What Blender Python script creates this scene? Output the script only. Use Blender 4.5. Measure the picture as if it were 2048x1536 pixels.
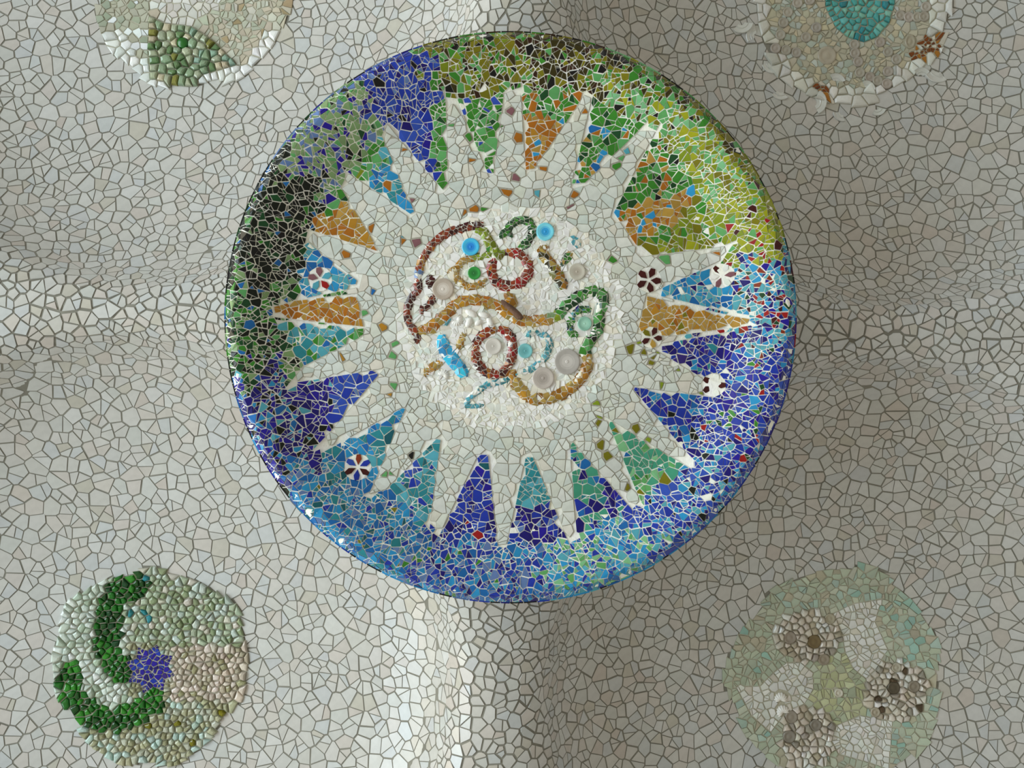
import bpy, math, random
from math import sin, cos, pi, sqrt, atan2, degrees, radians, exp, log
from mathutils import Vector
random.seed(11)
RND = random.random
U = random.uniform
for o in list(bpy.data.objects):
    bpy.data.objects.remove(o)
SC = bpy.context.scene
COL = SC.collection

# ------------------------------------------------------------------ camera, light, exposure
F = 1750.0                      # focal length in pixels of the 2048 x 1536 frame
EYE = 1.6                       # the photographer's eye height; the camera looks straight up
cam_d = bpy.data.cameras.new('camera')
cam_d.sensor_width = 36.0
cam_d.lens = 36.0 * F / 2048.0
cam_d.clip_end = 100
cam = bpy.data.objects.new('camera', cam_d)
COL.objects.link(cam)
cam.location = (0, 0, EYE)
cam.rotation_euler = (pi, 0, 0)
SC.camera = cam

world = bpy.data.worlds.new('hall_daylight')
SC.world = world
world.use_nodes = True
bg = world.node_tree.nodes['Background']
bg.inputs['Color'].default_value = (0.95, 0.95, 0.93, 1)
bg.inputs['Strength'].default_value = 0.92

def area_light(name, loc, target, sx, sy, energy, colour):
    d = bpy.data.lights.new(name, 'AREA')
    d.shape = 'RECTANGLE'
    d.size, d.size_y, d.energy, d.color = sx, sy, energy, colour
    o = bpy.data.objects.new(name, d)
    COL.objects.link(o)
    o.location = loc
    o.rotation_euler = (Vector(target) - Vector(loc)).to_track_quat('-Z', 'Y').to_euler()
    return o
# open colonnade on the left: sky light, and light thrown up by the sunlit square in front of it
area_light('bright_square_floor', (-9.0, -0.8, 1.3), (0, -0.4, 6.0), 13, 4.0, 1120, (0.76, 0.91, 1.0))
area_light('sunlit_houses_beyond', (-11.0, 0.5, 4.6), (0, 0, 5.6), 16, 3.0, 540, (1.0, 0.86, 0.60))

SC.view_settings.view_transform = 'Standard'
SC.view_settings.look = 'None'
SC.view_settings.gamma = 1.0
SC.view_settings.use_curve_mapping = False
SC.view_settings.exposure = 0.0
try:
    SC.cycles.use_denoising = True
except Exception:
    pass

# ------------------------------------------------------------------ colours and materials
def lin(h, k=1.0):
    out = []
    for i in (0, 2, 4):
        c = int(h[i:i + 2], 16) / 255.0
        c = c / 12.92 if c <= 0.04045 else ((c + 0.055) / 1.055) ** 2.4
        out.append(min(0.88, c * k))
    return tuple(out)
GAIN = 0.93                     # glazed tiles of the vault
GW = 1.22                        # whiter tiles of the medallion
NAMED = dict(olive='7d7812', dkolive='3a3208', brown='371d0c', black='121214', grn='3c8a2c', ltgrn='62ac66', mint='84c690',
             yelgrn='a2a81e', yelgrn2='84961c', dkgrn='174a26', blackgrn='0b160d', teal='2c8b98', aqua='58afc2', sky='2c98d2',
             cerul='1b6cb6', cobalt='1f39ac', navy='1a1272', indigo='26189a', grayblue='6684ba', greygrn='86a672', red='a21a1c',
             maroon='481716', orange='b26c1a', tan='bc9444', gold='bc8628', mauve='8e6068', white='d2d6d0', cream='d8d2c0',
             sea='46a082', sage='7f9a72', purple='3c2c82', blue2='3254bc', rust='8a4a1a', brick='8c3418', dkteal='14606c',
             glassgrn='186a1a', glassgrn2='328a26', glassdk='0f4a14', amber='a87014', straw='b89a50', lime='8aa024')
PAL = {k: lin(v, GW if k in ('white', 'cream') else 0.84) for k, v in NAMED.items()}

def pick(p):
    tot = sum(w for _, w in p)
    x = RND() * tot
    for c, w in p:
        x -= w
        if x <= 0:
            return c
    return p[-1][0]
def shade(c, a=0.13):
    rgb = PAL[c] if isinstance(c, str) else c
    k = 1 + U(-a, a)
    return tuple(max(0.003, min(0.9, v * k * (1 + U(-0.2, 0.2) * a))) for v in rgb)

def new_mat(name):
    m = bpy.data.materials.new(name)
    m.use_nodes = True
    nt = m.node_tree
    return m, nt, nt.nodes['Principled BSDF']
def noise(nt, scale, detail=3.0):
    t = nt.nodes.new('ShaderNodeTexCoord')
    n = nt.nodes.new('ShaderNodeTexNoise')
    n.inputs['Scale'].default_value = scale
    n.inputs['Detail'].default_value = detail
    nt.links.new(t.outputs['Object'], n.inputs['Vector'])
    return n
def bump(nt, b, n, strength, dist):
    k = nt.nodes.new('ShaderNodeBump')
    k.inputs['Strength'].default_value = strength
    k.inputs['Distance'].default_value = dist
    nt.links.new(n.outputs['Fac'], k.inputs['Height'])
    nt.links.new(k.outputs['Normal'], b.inputs['Normal'])

def glaze(name, rough, spec, wear=0.12, bstr=0.12, coat=0.0):
    """glazed ceramic or glass; each piece brings its own colour as an attribute of its faces"""
    m, nt, b = new_mat(name)
    a = nt.nodes.new('ShaderNodeAttribute')
    a.attribute_name = 'piece_colour'
    n = noise(nt, 22.0, 4)
    mr = nt.nodes.new('ShaderNodeMapRange')
    mr.inputs['To Min'].default_value = 1 - wear
    mr.inputs['To Max'].default_value = 1 + wear
    nt.links.new(n.outputs['Fac'], mr.inputs['Value'])
    mx = nt.nodes.new('ShaderNodeVectorMath')
    mx.operation = 'SCALE'
    nt.links.new(a.outputs['Color'], mx.inputs[0])
    nt.links.new(mr.outputs['Result'], mx.inputs['Scale'])
    nt.links.new(mx.outputs['Vector'], b.inputs['Base Color'])
    b.inputs['Roughness'].default_value = rough
    b.inputs['Specular IOR Level'].default_value = spec
    b.inputs['Coat Weight'].default_value = coat
    b.inputs['Coat Roughness'].default_value = 0.08
    bump(nt, b, noise(nt, 9.0, 1), bstr, 0.02)
    return m
M_TILE = glaze('white_glazed_tile', 0.22, 0.5)
M_SHARD = glaze('coloured_glazed_tile', 0.22, 0.32, 0.18, 0.15)
M_GLASS = glaze('thick_cullet_glass', 0.16, 0.5, 0.3, 0.2)
M_BOTTLE = glaze('frosted_bottle_glass', 0.25, 0.6, 0.15, 0.1)

def mortar(name, c1, c2, scale, bs):
    m, nt, b = new_mat(name)
    n = noise(nt, scale, 6)
    r = nt.nodes.new('ShaderNodeValToRGB')
    r.color_ramp.elements[0].position = 0.3
    r.color_ramp.elements[0].color = (*c1, 1)
    r.color_ramp.elements[1].position = 0.7
    r.color_ramp.elements[1].color = (*c2, 1)
    nt.links.new(n.outputs['Fac'], r.inputs['Fac'])
    nt.links.new(r.outputs['Color'], b.inputs['Base Color'])
    b.inputs['Roughness'].default_value = 0.9
    bump(nt, b, noise(nt, scale * 6, 4), bs, 0.01)
    return m
M_GROUT = mortar('grey_brown_grout', lin('78766c', 1.0), lin('8c8a80', 1.0), 5, 0.2)
M_CREAM = mortar('cream_mortar', lin('dcd7c8', 1.3), lin('e8e4d8', 1.3), 8, 0.4)
M_PALE = mortar('pale_sandy_mortar', lin('a9a695', 1.0), lin('bbb8a6', 1.0), 9, 0.4)
M_BED = mortar('grey_beige_joint', lin('a3a094', 1.0), lin('b8b4a6', 1.0), 12, 0.4)
M_WOOD = mortar('weathered_brown_stone', lin('4a3226', 1.0), lin('7d5f4e', 1.0), 14, 0.6)
M_SHELL = mortar('chalky_seashell', lin('d8d4cc', 1.2), lin('eae6dc', 1.2), 20, 0.2)
M_SHELL.node_tree.nodes['Principled BSDF'].inputs['Roughness'].default_value = 0.35
M_FLOOR = mortar('beaten_earth_floor', lin('aaa598', 1.0), lin('beb8ac', 1.0), 0.6, 0.2)

# ------------------------------------------------------------------ object helpers
def link(name, me, parent=None, loc=(0, 0, 0), **props):
    o = bpy.data.objects.new(name, me)
    o.location = loc
    if parent is not None:
        o.parent = parent
    for k, v in props.items():
        if v:
            o[k] = v
    COL.objects.link(o)
    return o

class Soup:
    """verts + faces + a colour per face, made into one mesh"""
    def __init__(self):
        self.v, self.f, self.c = [], [], []
    def add(self, v, f, c):
        b = len(self.v)
        self.v += v
        self.f += [tuple(i + b for i in t) for t in f]
        self.c += [c] * len(f)
    def mesh(self, name, mat, origin=(0, 0, 0), smooth=False):
        me = bpy.data.meshes.new(name)
        ox, oy, oz = origin
        me.from_pydata([(x - ox, y - oy, z - oz) for x, y, z in self.v], [], self.f)
        if self.c and self.c[0] is not None:
            a = me.attributes.new('piece_colour', 'FLOAT_COLOR', 'FACE')
            flat = []
            for c in self.c:
                flat += [c[0], c[1], c[2], 1.0]
            a.data.foreach_set('color', flat)
        if smooth:
            me.polygons.foreach_set('use_smooth', [True] * len(me.polygons))
        me.materials.append(mat)
        return me

# ------------------------------------------------------------------ plane geometry
def clip(poly, nx, ny, c):
    out = []
    n = len(poly)
    if not n:
        return out
    px, py = poly[-1]
    pd = nx * px + ny * py - c
    for x, y in poly:
        d = nx * x + ny * y - c
        if (d <= 0) != (pd <= 0):
            t = pd / (pd - d)
            out.append((px + (x - px) * t, py + (y - py) * t))
        if d <= 0:
            out.append((x, y))
        px, py, pd = x, y, d
    return out
def area(p):
    return 0.5 * sum(p[i - 1][0] * p[i][1] - p[i][0] * p[i - 1][1] for i in range(len(p)))
def centroid(p):
    n = len(p)
    return sum(q[0] for q in p) / n, sum(q[1] for q in p) / n
def tidy(p, eps=0.0015):
    out = []
    for q in p:
        if not out or abs(q[0] - out[-1][0]) + abs(q[1] - out[-1][1]) > eps:
            out.append(q)
    while len(out) > 1 and abs(out[0][0] - out[-1][0]) + abs(out[0][1] - out[-1][1]) <= eps:
        out.pop()
    return out
def ccw(p):
    return p if area(p) > 0 else p[::-1]
def edges(poly):
    """outward half-planes (nx, ny, c) of a convex counter-clockwise polygon"""
    out = []
    for i in range(len(poly)):
        (x0, y0), (x1, y1) = poly[i - 1], poly[i]
        nx, ny = y1 - y0, x0 - x1
        l = sqrt(nx * nx + ny * ny) or 1.0
        out.append((nx / l, ny / l, (nx * x0 + ny * y0) / l))
    return out
def inside(poly, x, y):
    r = False
    x0, y0 = poly[-1]
    for x1, y1 in poly:
        if (y1 > y) != (y0 > y) and x < (x0 - x1) * (y - y1) / (y0 - y1) + x1:
            r = not r
        x0, y0 = x1, y1
    return r
def split_across(p, gap):
    d, a = max(((p[i][0] - p[j][0]) ** 2 + (p[i][1] - p[j][1]) ** 2, atan2(p[i][1] - p[j][1], p[i][0] - p[j][0])) for i in range(len(p)) for j in range(i))
    q = split_poly(p, gap, a + U(-.4, .4))
    return q if len(q) == 2 and min(abs(area(t)) for t in q) > 0.27 * abs(area(p)) else [p]
def split_poly(p, gap, along=None):
    """break a piece in two along a random line; returns one or two pieces"""
    cx, cy = centroid(p)
    sz = sqrt(abs(area(p)))
    a = RND() * pi if along is None else along
    cx += U(-0.24, 0.24) * sz
    cy += U(-0.24, 0.24) * sz
    nx, ny = cos(a), sin(a)
    c = nx * cx + ny * cy
    return [q for q in (clip(p, nx, ny, c - gap), clip(p, -nx, -ny, -c - gap)) if len(q) >= 3]

class Grid:
    def __init__(self, cell):
        self.s, self.d = cell, {}
    def put(self, x, y, i):
        self.d.setdefault((int(x // self.s), int(y // self.s)), []).append(i)
    def near(self, x, y, r):
        s = self.s
        for i in range(int((x - r) // s), int((x + r) // s) + 1):
            for j in range(int((y - r) // s), int((y + r) // s) + 1):
                yield from self.d.get((i, j), ())

def cells_2d(seeds, reach, walls, gap, gaps=None):
    """seeds: [(x, y)]; reach: half size of the first square; walls(i): half-planes that bound cell i. -> [(full cell, cell less its joint)]"""
    g = Grid(reach)
    for i, s in enumerate(seeds):
        g.put(s[0], s[1], i)
    out = []
    for i, (x, y) in enumerate(seeds):
        r = reach
        full = [(x - r, y - r), (x + r, y - r), (x + r, y + r), (x - r, y + r)]
        nb = []
        for j in g.near(x, y, 2 * r):
            if j != i:
                dx, dy = seeds[j][0] - x, seeds[j][1] - y
                d = dx * dx + dy * dy
                if 1e-10 < d < 4 * r * r:
                    nb.append((d, dx, dy, j))
        nb.sort()
        small = full
        for d, dx, dy, j in nb[:26]:
            d = sqrt(d)
            nx, ny = dx / d, dy / d
            c = nx * x + ny * y + d / 2
            full = clip(full, nx, ny, c)
            small = clip(small, nx, ny, c - gap * (gaps(i) if gaps else 1.0) * (0.4 + 1.2 * ((i * 7919 + j * 104729 if i < j else j * 7919 + i * 104729) % 101) / 101.0))
        for nx, ny, c in walls(i):
            full = clip(full, nx, ny, c)
            small = clip(small, nx, ny, c - gap * 0.6)
        out.append((full, small))
    return out

def prism(p, zf, h, deep, inset=0.1, tilt=0.0):
    """a flat piece on the surface z = zf(x, y): its face h nearer to the floor than the surface"""
    n = len(p)
    cx, cy = centroid(p)
    tx, ty = U(-tilt, tilt), U(-tilt, tilt)
    sz = sqrt(abs(area(p)))
    k = 1 - min(0.35, inset * 0.02 / max(sz, 0.004))
    v = []
    for x, y in p:
        v.append((x, y, zf(x, y) + deep))
    for x, y in p:
        x2, y2 = cx + (x - cx) * k, cy + (y - cy) * k
        v.append((x2, y2, zf(x2, y2) - h + tx * (x2 - cx) + ty * (y2 - cy)))
    f = [tuple(range(2 * n - 1, n - 1, -1))]
    for i in range(n):
        j = (i + 1) % n
        f.append((i, i + n, j + n, j))
    return v, f
def pillow(p, zf, h, deep, k1=0.86, k2=0.45):
    """a rounded pebble or cullet of glass"""
    n = len(p)
    cx, cy = centroid(p)
    v = []
    for k, dz in ((1.0, -deep), (0.97, h * 0.35), (k1 - 0.06, h * 0.85), (k2, h * 1.06)):
        for x, y in p:
            x2, y2 = cx + (x - cx) * k, cy + (y - cy) * k
            v.append((x2, y2, zf(x2, y2) - dz))
    f = []
    for r in range(3):
        for i in range(n):
            j = (i + 1) % n
            f.append((r * n + i, r * n + n + i, r * n + n + j, r * n + j))
    f.append(tuple(range(4 * n - 1, 3 * n - 1, -1)))
    return v, f

# ------------------------------------------------------------------ the vault: four shallow domes between crossing beams
TH = radians(1.8)
CT, ST = cos(TH), sin(TH)
DX, DY = -0.0079, -0.355                    # plan position of the node under which the medallion hangs
AX, BY = 2.13, 2.07                         # half bay
EA, EB = AX - 0.30, BY - 0.18              # half axes of each dome in plan
ZS, HD, ARCH = 4.845, 0.54, 0.10              # beam soffit above the eye, rise of the domes, rise of the beams' arch

def uv(x, y):
    x, y = x - DX, y - DY
    return x * CT + y * ST, -x * ST + y * CT
def xy(u, v):
    return u * CT - v * ST + DX, u * ST + v * CT + DY
def dome_s(x, y):
    u, v = uv(x, y)
    au, av = abs(u), abs(v)
    if au > 2 * AX:
        au = 4 * AX - au
    if av > 2 * BY:
        av = 4 * BY - av
    rho = sqrt(((au - AX) / EA) ** 2 + ((av - BY) / EB) ** 2)
    return (1 - rho) * 1.87, u, v
def z_vault(x, y):
    """height of the ceiling above the eye"""
    s, u, v = dome_s(x, y)
    k = 0.022
    q = s / k
    sp = k * log(1 + exp(q)) if q < 30 else s
    t = max(0.0, 1 - sp / 1.87)
    eu = ((min(abs(u), 4 * AX - abs(u)) - AX) / EA) ** 2
    ev = ((min(abs(v), 4 * BY - abs(v)) - BY) / EB) ** 2
    d = HD * max(1e-9, 1 - t ** 2.3) ** (0.42 - 0.09 * eu / (eu + ev + 1e-9))
    if s < 0:
        d -= 0.045 * (1 - exp(s / 0.13))
    return ZS + d + ARCH * (1 - 0.5 * cos(pi * u / AX) - 0.5 * cos(pi * v / BY))
def n_vault(x, y, e=0.006):
    dx = (z_vault(x + e, y) - z_vault(x - e, y)) / (2 * e)
    dy = (z_vault(x, y + e) - z_vault(x, y - e)) / (2 * e)
    return Vector((dx, dy, -1.0)).normalized()
def px_on(px, py, zf, z0=5.0):
    """the point of a surface that one sees at a pixel of the photograph"""
    z = z0
    for _ in range(14):
        x, y = (px - 1024.0) * z / F, (py - 768.0) * z / F
        z = z * 0.4 + zf(x, y) * 0.6
    return x, y
def on_vault(px, py):
    return px_on(px, py, z_vault, 5.3)

def where(x, y):
    """0-3: a dome (left far, right far, left near, right near as the photo shows them), 4-7: a beam"""
    s, u, v = dome_s(x, y)
    if s > 0.0:
        return (0 if u < 0 else 1) + (0 if v < 0 else 2)
    if abs(u) * EB < abs(v) * EA:
        return 4 if v < 0 else 5
    return 6 if u < 0 else 7
VLAB = ['white broken-tile dome vault carrying the rosette with a sage green glass kite',
        'white broken-tile dome vault carrying the rosette of bottle ends with turquoise centre',
        'white broken-tile dome vault carrying the rosette with blue star and green crescents',
        'shaded white broken-tile dome vault carrying the pale green rosette with white petals',
        'white tiled ceiling beam meeting the medallion at its olive green rim',
        'white tiled ceiling beam meeting the medallion at its deep blue lower rim',
        'bright white tiled ceiling beam meeting the medallion at its black-green rim',
        'shaded white tiled ceiling beam meeting the medallion at its red-speckled blue rim']

# rosette outlines, set into the crowns of the domes: pixel centre, radius, wobble
ROS = {'kite': (388, -4, 188), 'bottle': (1697, 14, 196), 'star': (306, 1326, 193), 'petal': (1668, 1346, 212)}
ROSW = {}
for k, (cx, cy, r) in ROS.items():
    c = on_vault(cx, cy)
    ROSW[k] = (*c, r * z_vault(*c) / F)
def outline(k, a):
    cx, cy, r = ROSW[k]
    ph = {'kite': 0.4, 'bottle': 1.9, 'star': 3.0, 'petal': 5.2}[k]
    return r * (1 + 0.035 * sin(3 * a + ph) + 0.03 * sin(7 * a + 2 * ph) + 0.022 * sin(13 * a + ph))
def in_rosette(x, y, grow=0.0):
    for k, (cx, cy, r) in ROSW.items():
        dx, dy = x - cx, y - cy
        d = sqrt(dx * dx + dy * dy)
        if d < r * 1.15 + grow and d < outline(k, atan2(dy, dx)) + grow:
            return k
    return None

# mortar shells
XR, YR = (-4.9, 4.9), (-4.4, 4.0)
ST_ = 0.04
nx_, ny_ = int((XR[1] - XR[0]) / ST_ + .5), int((YR[1] - YR[0]) / ST_ + .5)
zz = {}
shell = [Soup() for _ in range(8)]
smap = [dict() for _ in range(8)]
for i in range(nx_):
    for j in range(ny_):
        xa, ya = XR[0] + i * ST_, YR[0] + j * ST_
        w = where(xa + ST_ / 2, ya + ST_ / 2)
        S, mp = shell[w], smap[w]
        q = []
        for a, b in ((i, j), (i, j + 1), (i + 1, j + 1), (i + 1, j)):
            if (a, b) not in mp:
                if (a, b) not in zz:
                    zz[a, b] = z_vault(XR[0] + a * ST_, YR[0] + b * ST_) + EYE
                mp[a, b] = len(S.v)
                S.v.append((XR[0] + a * ST_, YR[0] + b * ST_, zz[a, b]))
            q.append(mp[a, b])
        S.f.append(tuple(q))
        S.c.append(None)
vault_ob = []
for w in range(8):
    nm = 'ceiling_vault' if w < 4 else 'ceiling_beam'
    org = (0, 0, 0)
    o = link(nm, shell[w].mesh(nm, M_GROUT, org, True), None, org, label=VLAB[w], category='ceiling' if w < 4 else 'beam', kind='structure')
    vault_ob.append(o)

# the broken white tiles: thrown at random, apart by their own size, measured along the curved surface
WHITE = [(lin('c9c8c4', GAIN), 6), (lin('c5c8c5', GAIN), 3), (lin('c8c1ba', GAIN), 2.2), (lin('c2b7ae', GAIN), 0.6), (lin('c0c6ca', GAIN), 1.8),
         (lin('bab5a6', GAIN), 0.6), (lin('d0d2d1', GAIN), 2)]
WHITE = [(tuple(0.6 * c[i] + 0.4 * WHITE[0][0][i] for i in range(3)), w) for c, w in WHITE]
def tile_r(x, y, w):
    if w >= 4:
        return 0.047
    u, v = uv(x, y)
    s = dome_s(x, y)[0]
    r = (0.064, 0.060, 0.073, 0.061)[w]
    if s < 0.35:
        r *= 0.80 + 0.2 * s / 0.35
    return r
seeds, g3 = [], Grid(0.075)
tries = 0
while tries < 230000:
    tries += 1
    x, y = U(-4.85, 4.85), U(-4.35, 3.95)
    if (x - DX) ** 2 + (y - DY) ** 2 < 1.36 ** 2 or in_rosette(x, y, 0.012):
        continue
    w = where(x, y)
    n = n_vault(x, y)
    if RND() > 0.3 / max(0.1, -n.z):
        continue
    z = z_vault(x, y)
    r = tile_r(x, y, w) * U(0.68, 1.36)
    ok = True
    for i in g3.near(x, y, r):
        a = seeds[i]
        if (a[0] - x) ** 2 + (a[1] - y) ** 2 + (a[2] - z) ** 2 < r * r:
            ok = False
            break
    if ok:
        g3.put(x, y, len(seeds))
        seeds.append((x, y, z, w, n))

tiles = [[] for _ in range(8)]
for i, (x, y, z, w, n) in enumerate(seeds):
    e1 = n.cross(Vector((0, 1, 0))).normalized()
    e2 = e1.cross(n)
    R = 0.085
    p = [(-R, -R), (R, -R), (R, R), (-R, R)]
    nb = []
    for j in g3.near(x, y, 0.17):
        if j != i:
            s = seeds[j]
            d = Vector((s[0] - x, s[1] - y, s[2] - z))
            if d.length < 0.17:
                a, b = d.dot(e1), d.dot(e2)
                if a * a + b * b > 4e-4:
                    nb.append((d.length, a, b, j))
    nb.sort()
    gap = 0.0032 if w < 4 else 0.0042
    for dl, a, b, j in nb[:22]:
        l = sqrt(a * a + b * b)
        hsh = ((min(i, j) * 7919 + max(i, j) * 104729) % 101) / 101.0
        p = clip(p, a / l, b / l, l / 2 - gap * (0.5 + hsh))
    k = in_rosette(x, y, 0.10)
    if k:
        cx, cy, r = ROSW[k]
        dx, dy = x - cx, y - cy
        l = sqrt(dx * dx + dy * dy)
        ro = outline(k, atan2(dy, dx))
        p = clip(p, -(dx * e1.x + dy * e1.y) / l, -(dx * e2.x + dy * e2.y) / l, (l - ro))
    p = tidy(p, 0.003)
    if len(p) < 3 or abs(area(p)) < 2e-4:
        continue
    pcs = [p]
    if abs(area(p)) > 0.0036 and RND() < 0.62 or RND() < 0.15:
        pcs = split_across(p, gap * 0.7)
    tn = n + Vector((U(-1, 1), U(-1, 1), U(-1, 1))) * 0.016
    tn.normalize()
    f1 = tn.cross(Vector((0, 1, 0))).normalized()
    f2 = f1.cross(tn)
    cpos = Vector((x, y, z + EYE))
    for q in pcs:
        q = tidy(q, 0.003)
        if len(q) < 3 or abs(area(q)) < 1.5e-4:
            continue
        q = ccw(q)
        m = len(q)
        qx, qy = centroid(q)
        v = []
        for a, b in q:
            t = cpos + e1 * a + e2 * b - n * 0.012
            v.append(t)
        kk = 1 - 0.0016 / sqrt(abs(area(q)))
        for a, b in q:
            a2, b2 = qx + (a - qx) * kk, qy + (b - qy) * kk
            t = cpos + f1 * a2 + f2 * b2 + n * 0.0032
            v.append(t)
        f = [tuple(range(m, 2 * m))] + [(a, (a + 1) % m, (a + 1) % m + m, a + m) for a in range(m)]
        if (e1.cross(e2)).dot(n) < 0:
            f = [t[::-1] for t in f]
        ctr = cpos + e1 * qx + e2 * qy
        show = abs(area(q)) * -n.z
        c = shade(pick(WHITE), 0.035)
        tiles[w].append((show, [tuple(t) for t in v], f, c, tuple(ctr)))
for w in range(8):
    T = sorted(tiles[w], key=lambda t: -t[0])
    inframe = lambda t: abs(t[4][0]) * F / (t[4][2] - EYE) < 1030 and abs(t[4][1]) * F / (t[4][2] - EYE) < 775 and (t[4][0] - DX) ** 2 + (t[4][1] - DY) ** 2 > 1.5 ** 2
    head = [t for t in T if inframe(t)][:300]
    hs = set(map(id, head))
    for show, v, f, c, ctr in head:
        S = Soup()
        S.add(v, f, c)
        link('tile', S.mesh('tile', M_TILE, ctr), vault_ob[w], ctr)
    S = Soup()
    for t in T:
        if id(t) not in hs:
            S.add(t[1], t[2], t[3])
    if S.v:
        link('small_tiles', S.mesh('small_tiles', M_TILE), vault_ob[w], kind='stuff')

# the hall's floor far below
S = Soup()
S.add([(-30, -30, 0), (30, -30, 0), (30, 30, 0), (-30, 30, 0)], [(0, 1, 2, 3)], None)
link('floor', S.mesh('floor', M_FLOOR), kind='structure', label='beaten earth floor of the open columned hall', category='floor')

# ------------------------------------------------------------------ the medallion
R0 = 1.516
def sm(a, b, x):
    t = max(0.0, min(1.0, (x - a) / (b - a)))    # a > b gives the falling step
    return t * t * (3 - 2 * t)
def z_r(r):
    if r < 1.45:
        return 4.745 - 0.15 * sm(1.12, 1.46, r)
    t = min(1.0, (r - 1.45) / (R0 - 1.45))
    return 4.595 + 0.06 * t ** 2.2
def z_disc(x, y):
    return z_r(sqrt((x - DX) ** 2 + (y - DY) ** 2)) + EYE
def on_disc(px, py):
    return px_on(px, py, lambda x, y: z_r(sqrt((x - DX) ** 2 + (y - DY) ** 2)), 4.7)
def Pd(*pts):
    return [on_disc(*p) for p in pts]
SP = 4.68 / F                                # metres for one pixel on the disc

med = None
S = Soup()
prof = [(0.001, z_r(0) + EYE + 0.012)] + [(r, z_r(r) + EYE + 0.004) for r in [0.3, 0.6, 0.8, 1.0, 1.12, 1.16, 1.2, 1.24, 1.28, 1.32, 1.36, 1.41, 1.45, 1.47, 1.485, 1.495, 1.505, 1.515]] + [(1.516, 4.77 + EYE), (1.5, 4.79 + EYE), (1.2, 4.80 + EYE)]
NS = 144
for r, z in prof:
    for k in range(NS):
        a = 2 * pi * k / NS
        S.v.append((DX + r * cos(a), DY + r * sin(a), z))
for i in range(len(prof) - 1):
    for k in range(NS):
        j = (k + 1) % NS
        S.f.append((i * NS + k, i * NS + NS + k, i * NS + NS + j, i * NS + j))
        S.c.append(None)
MO = (DX, DY, 4.7 + EYE)
med = link('mosaic_medallion', S.mesh('mosaic_medallion', M_CREAM, MO, True), None, MO,
           label='large round sunburst mosaic medallion with multicoloured rim under the beam crossing', category='medallion')
def rel(p):
    return (p[0] - MO[0], p[1] - MO[1], p[2] - MO[2])

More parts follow.
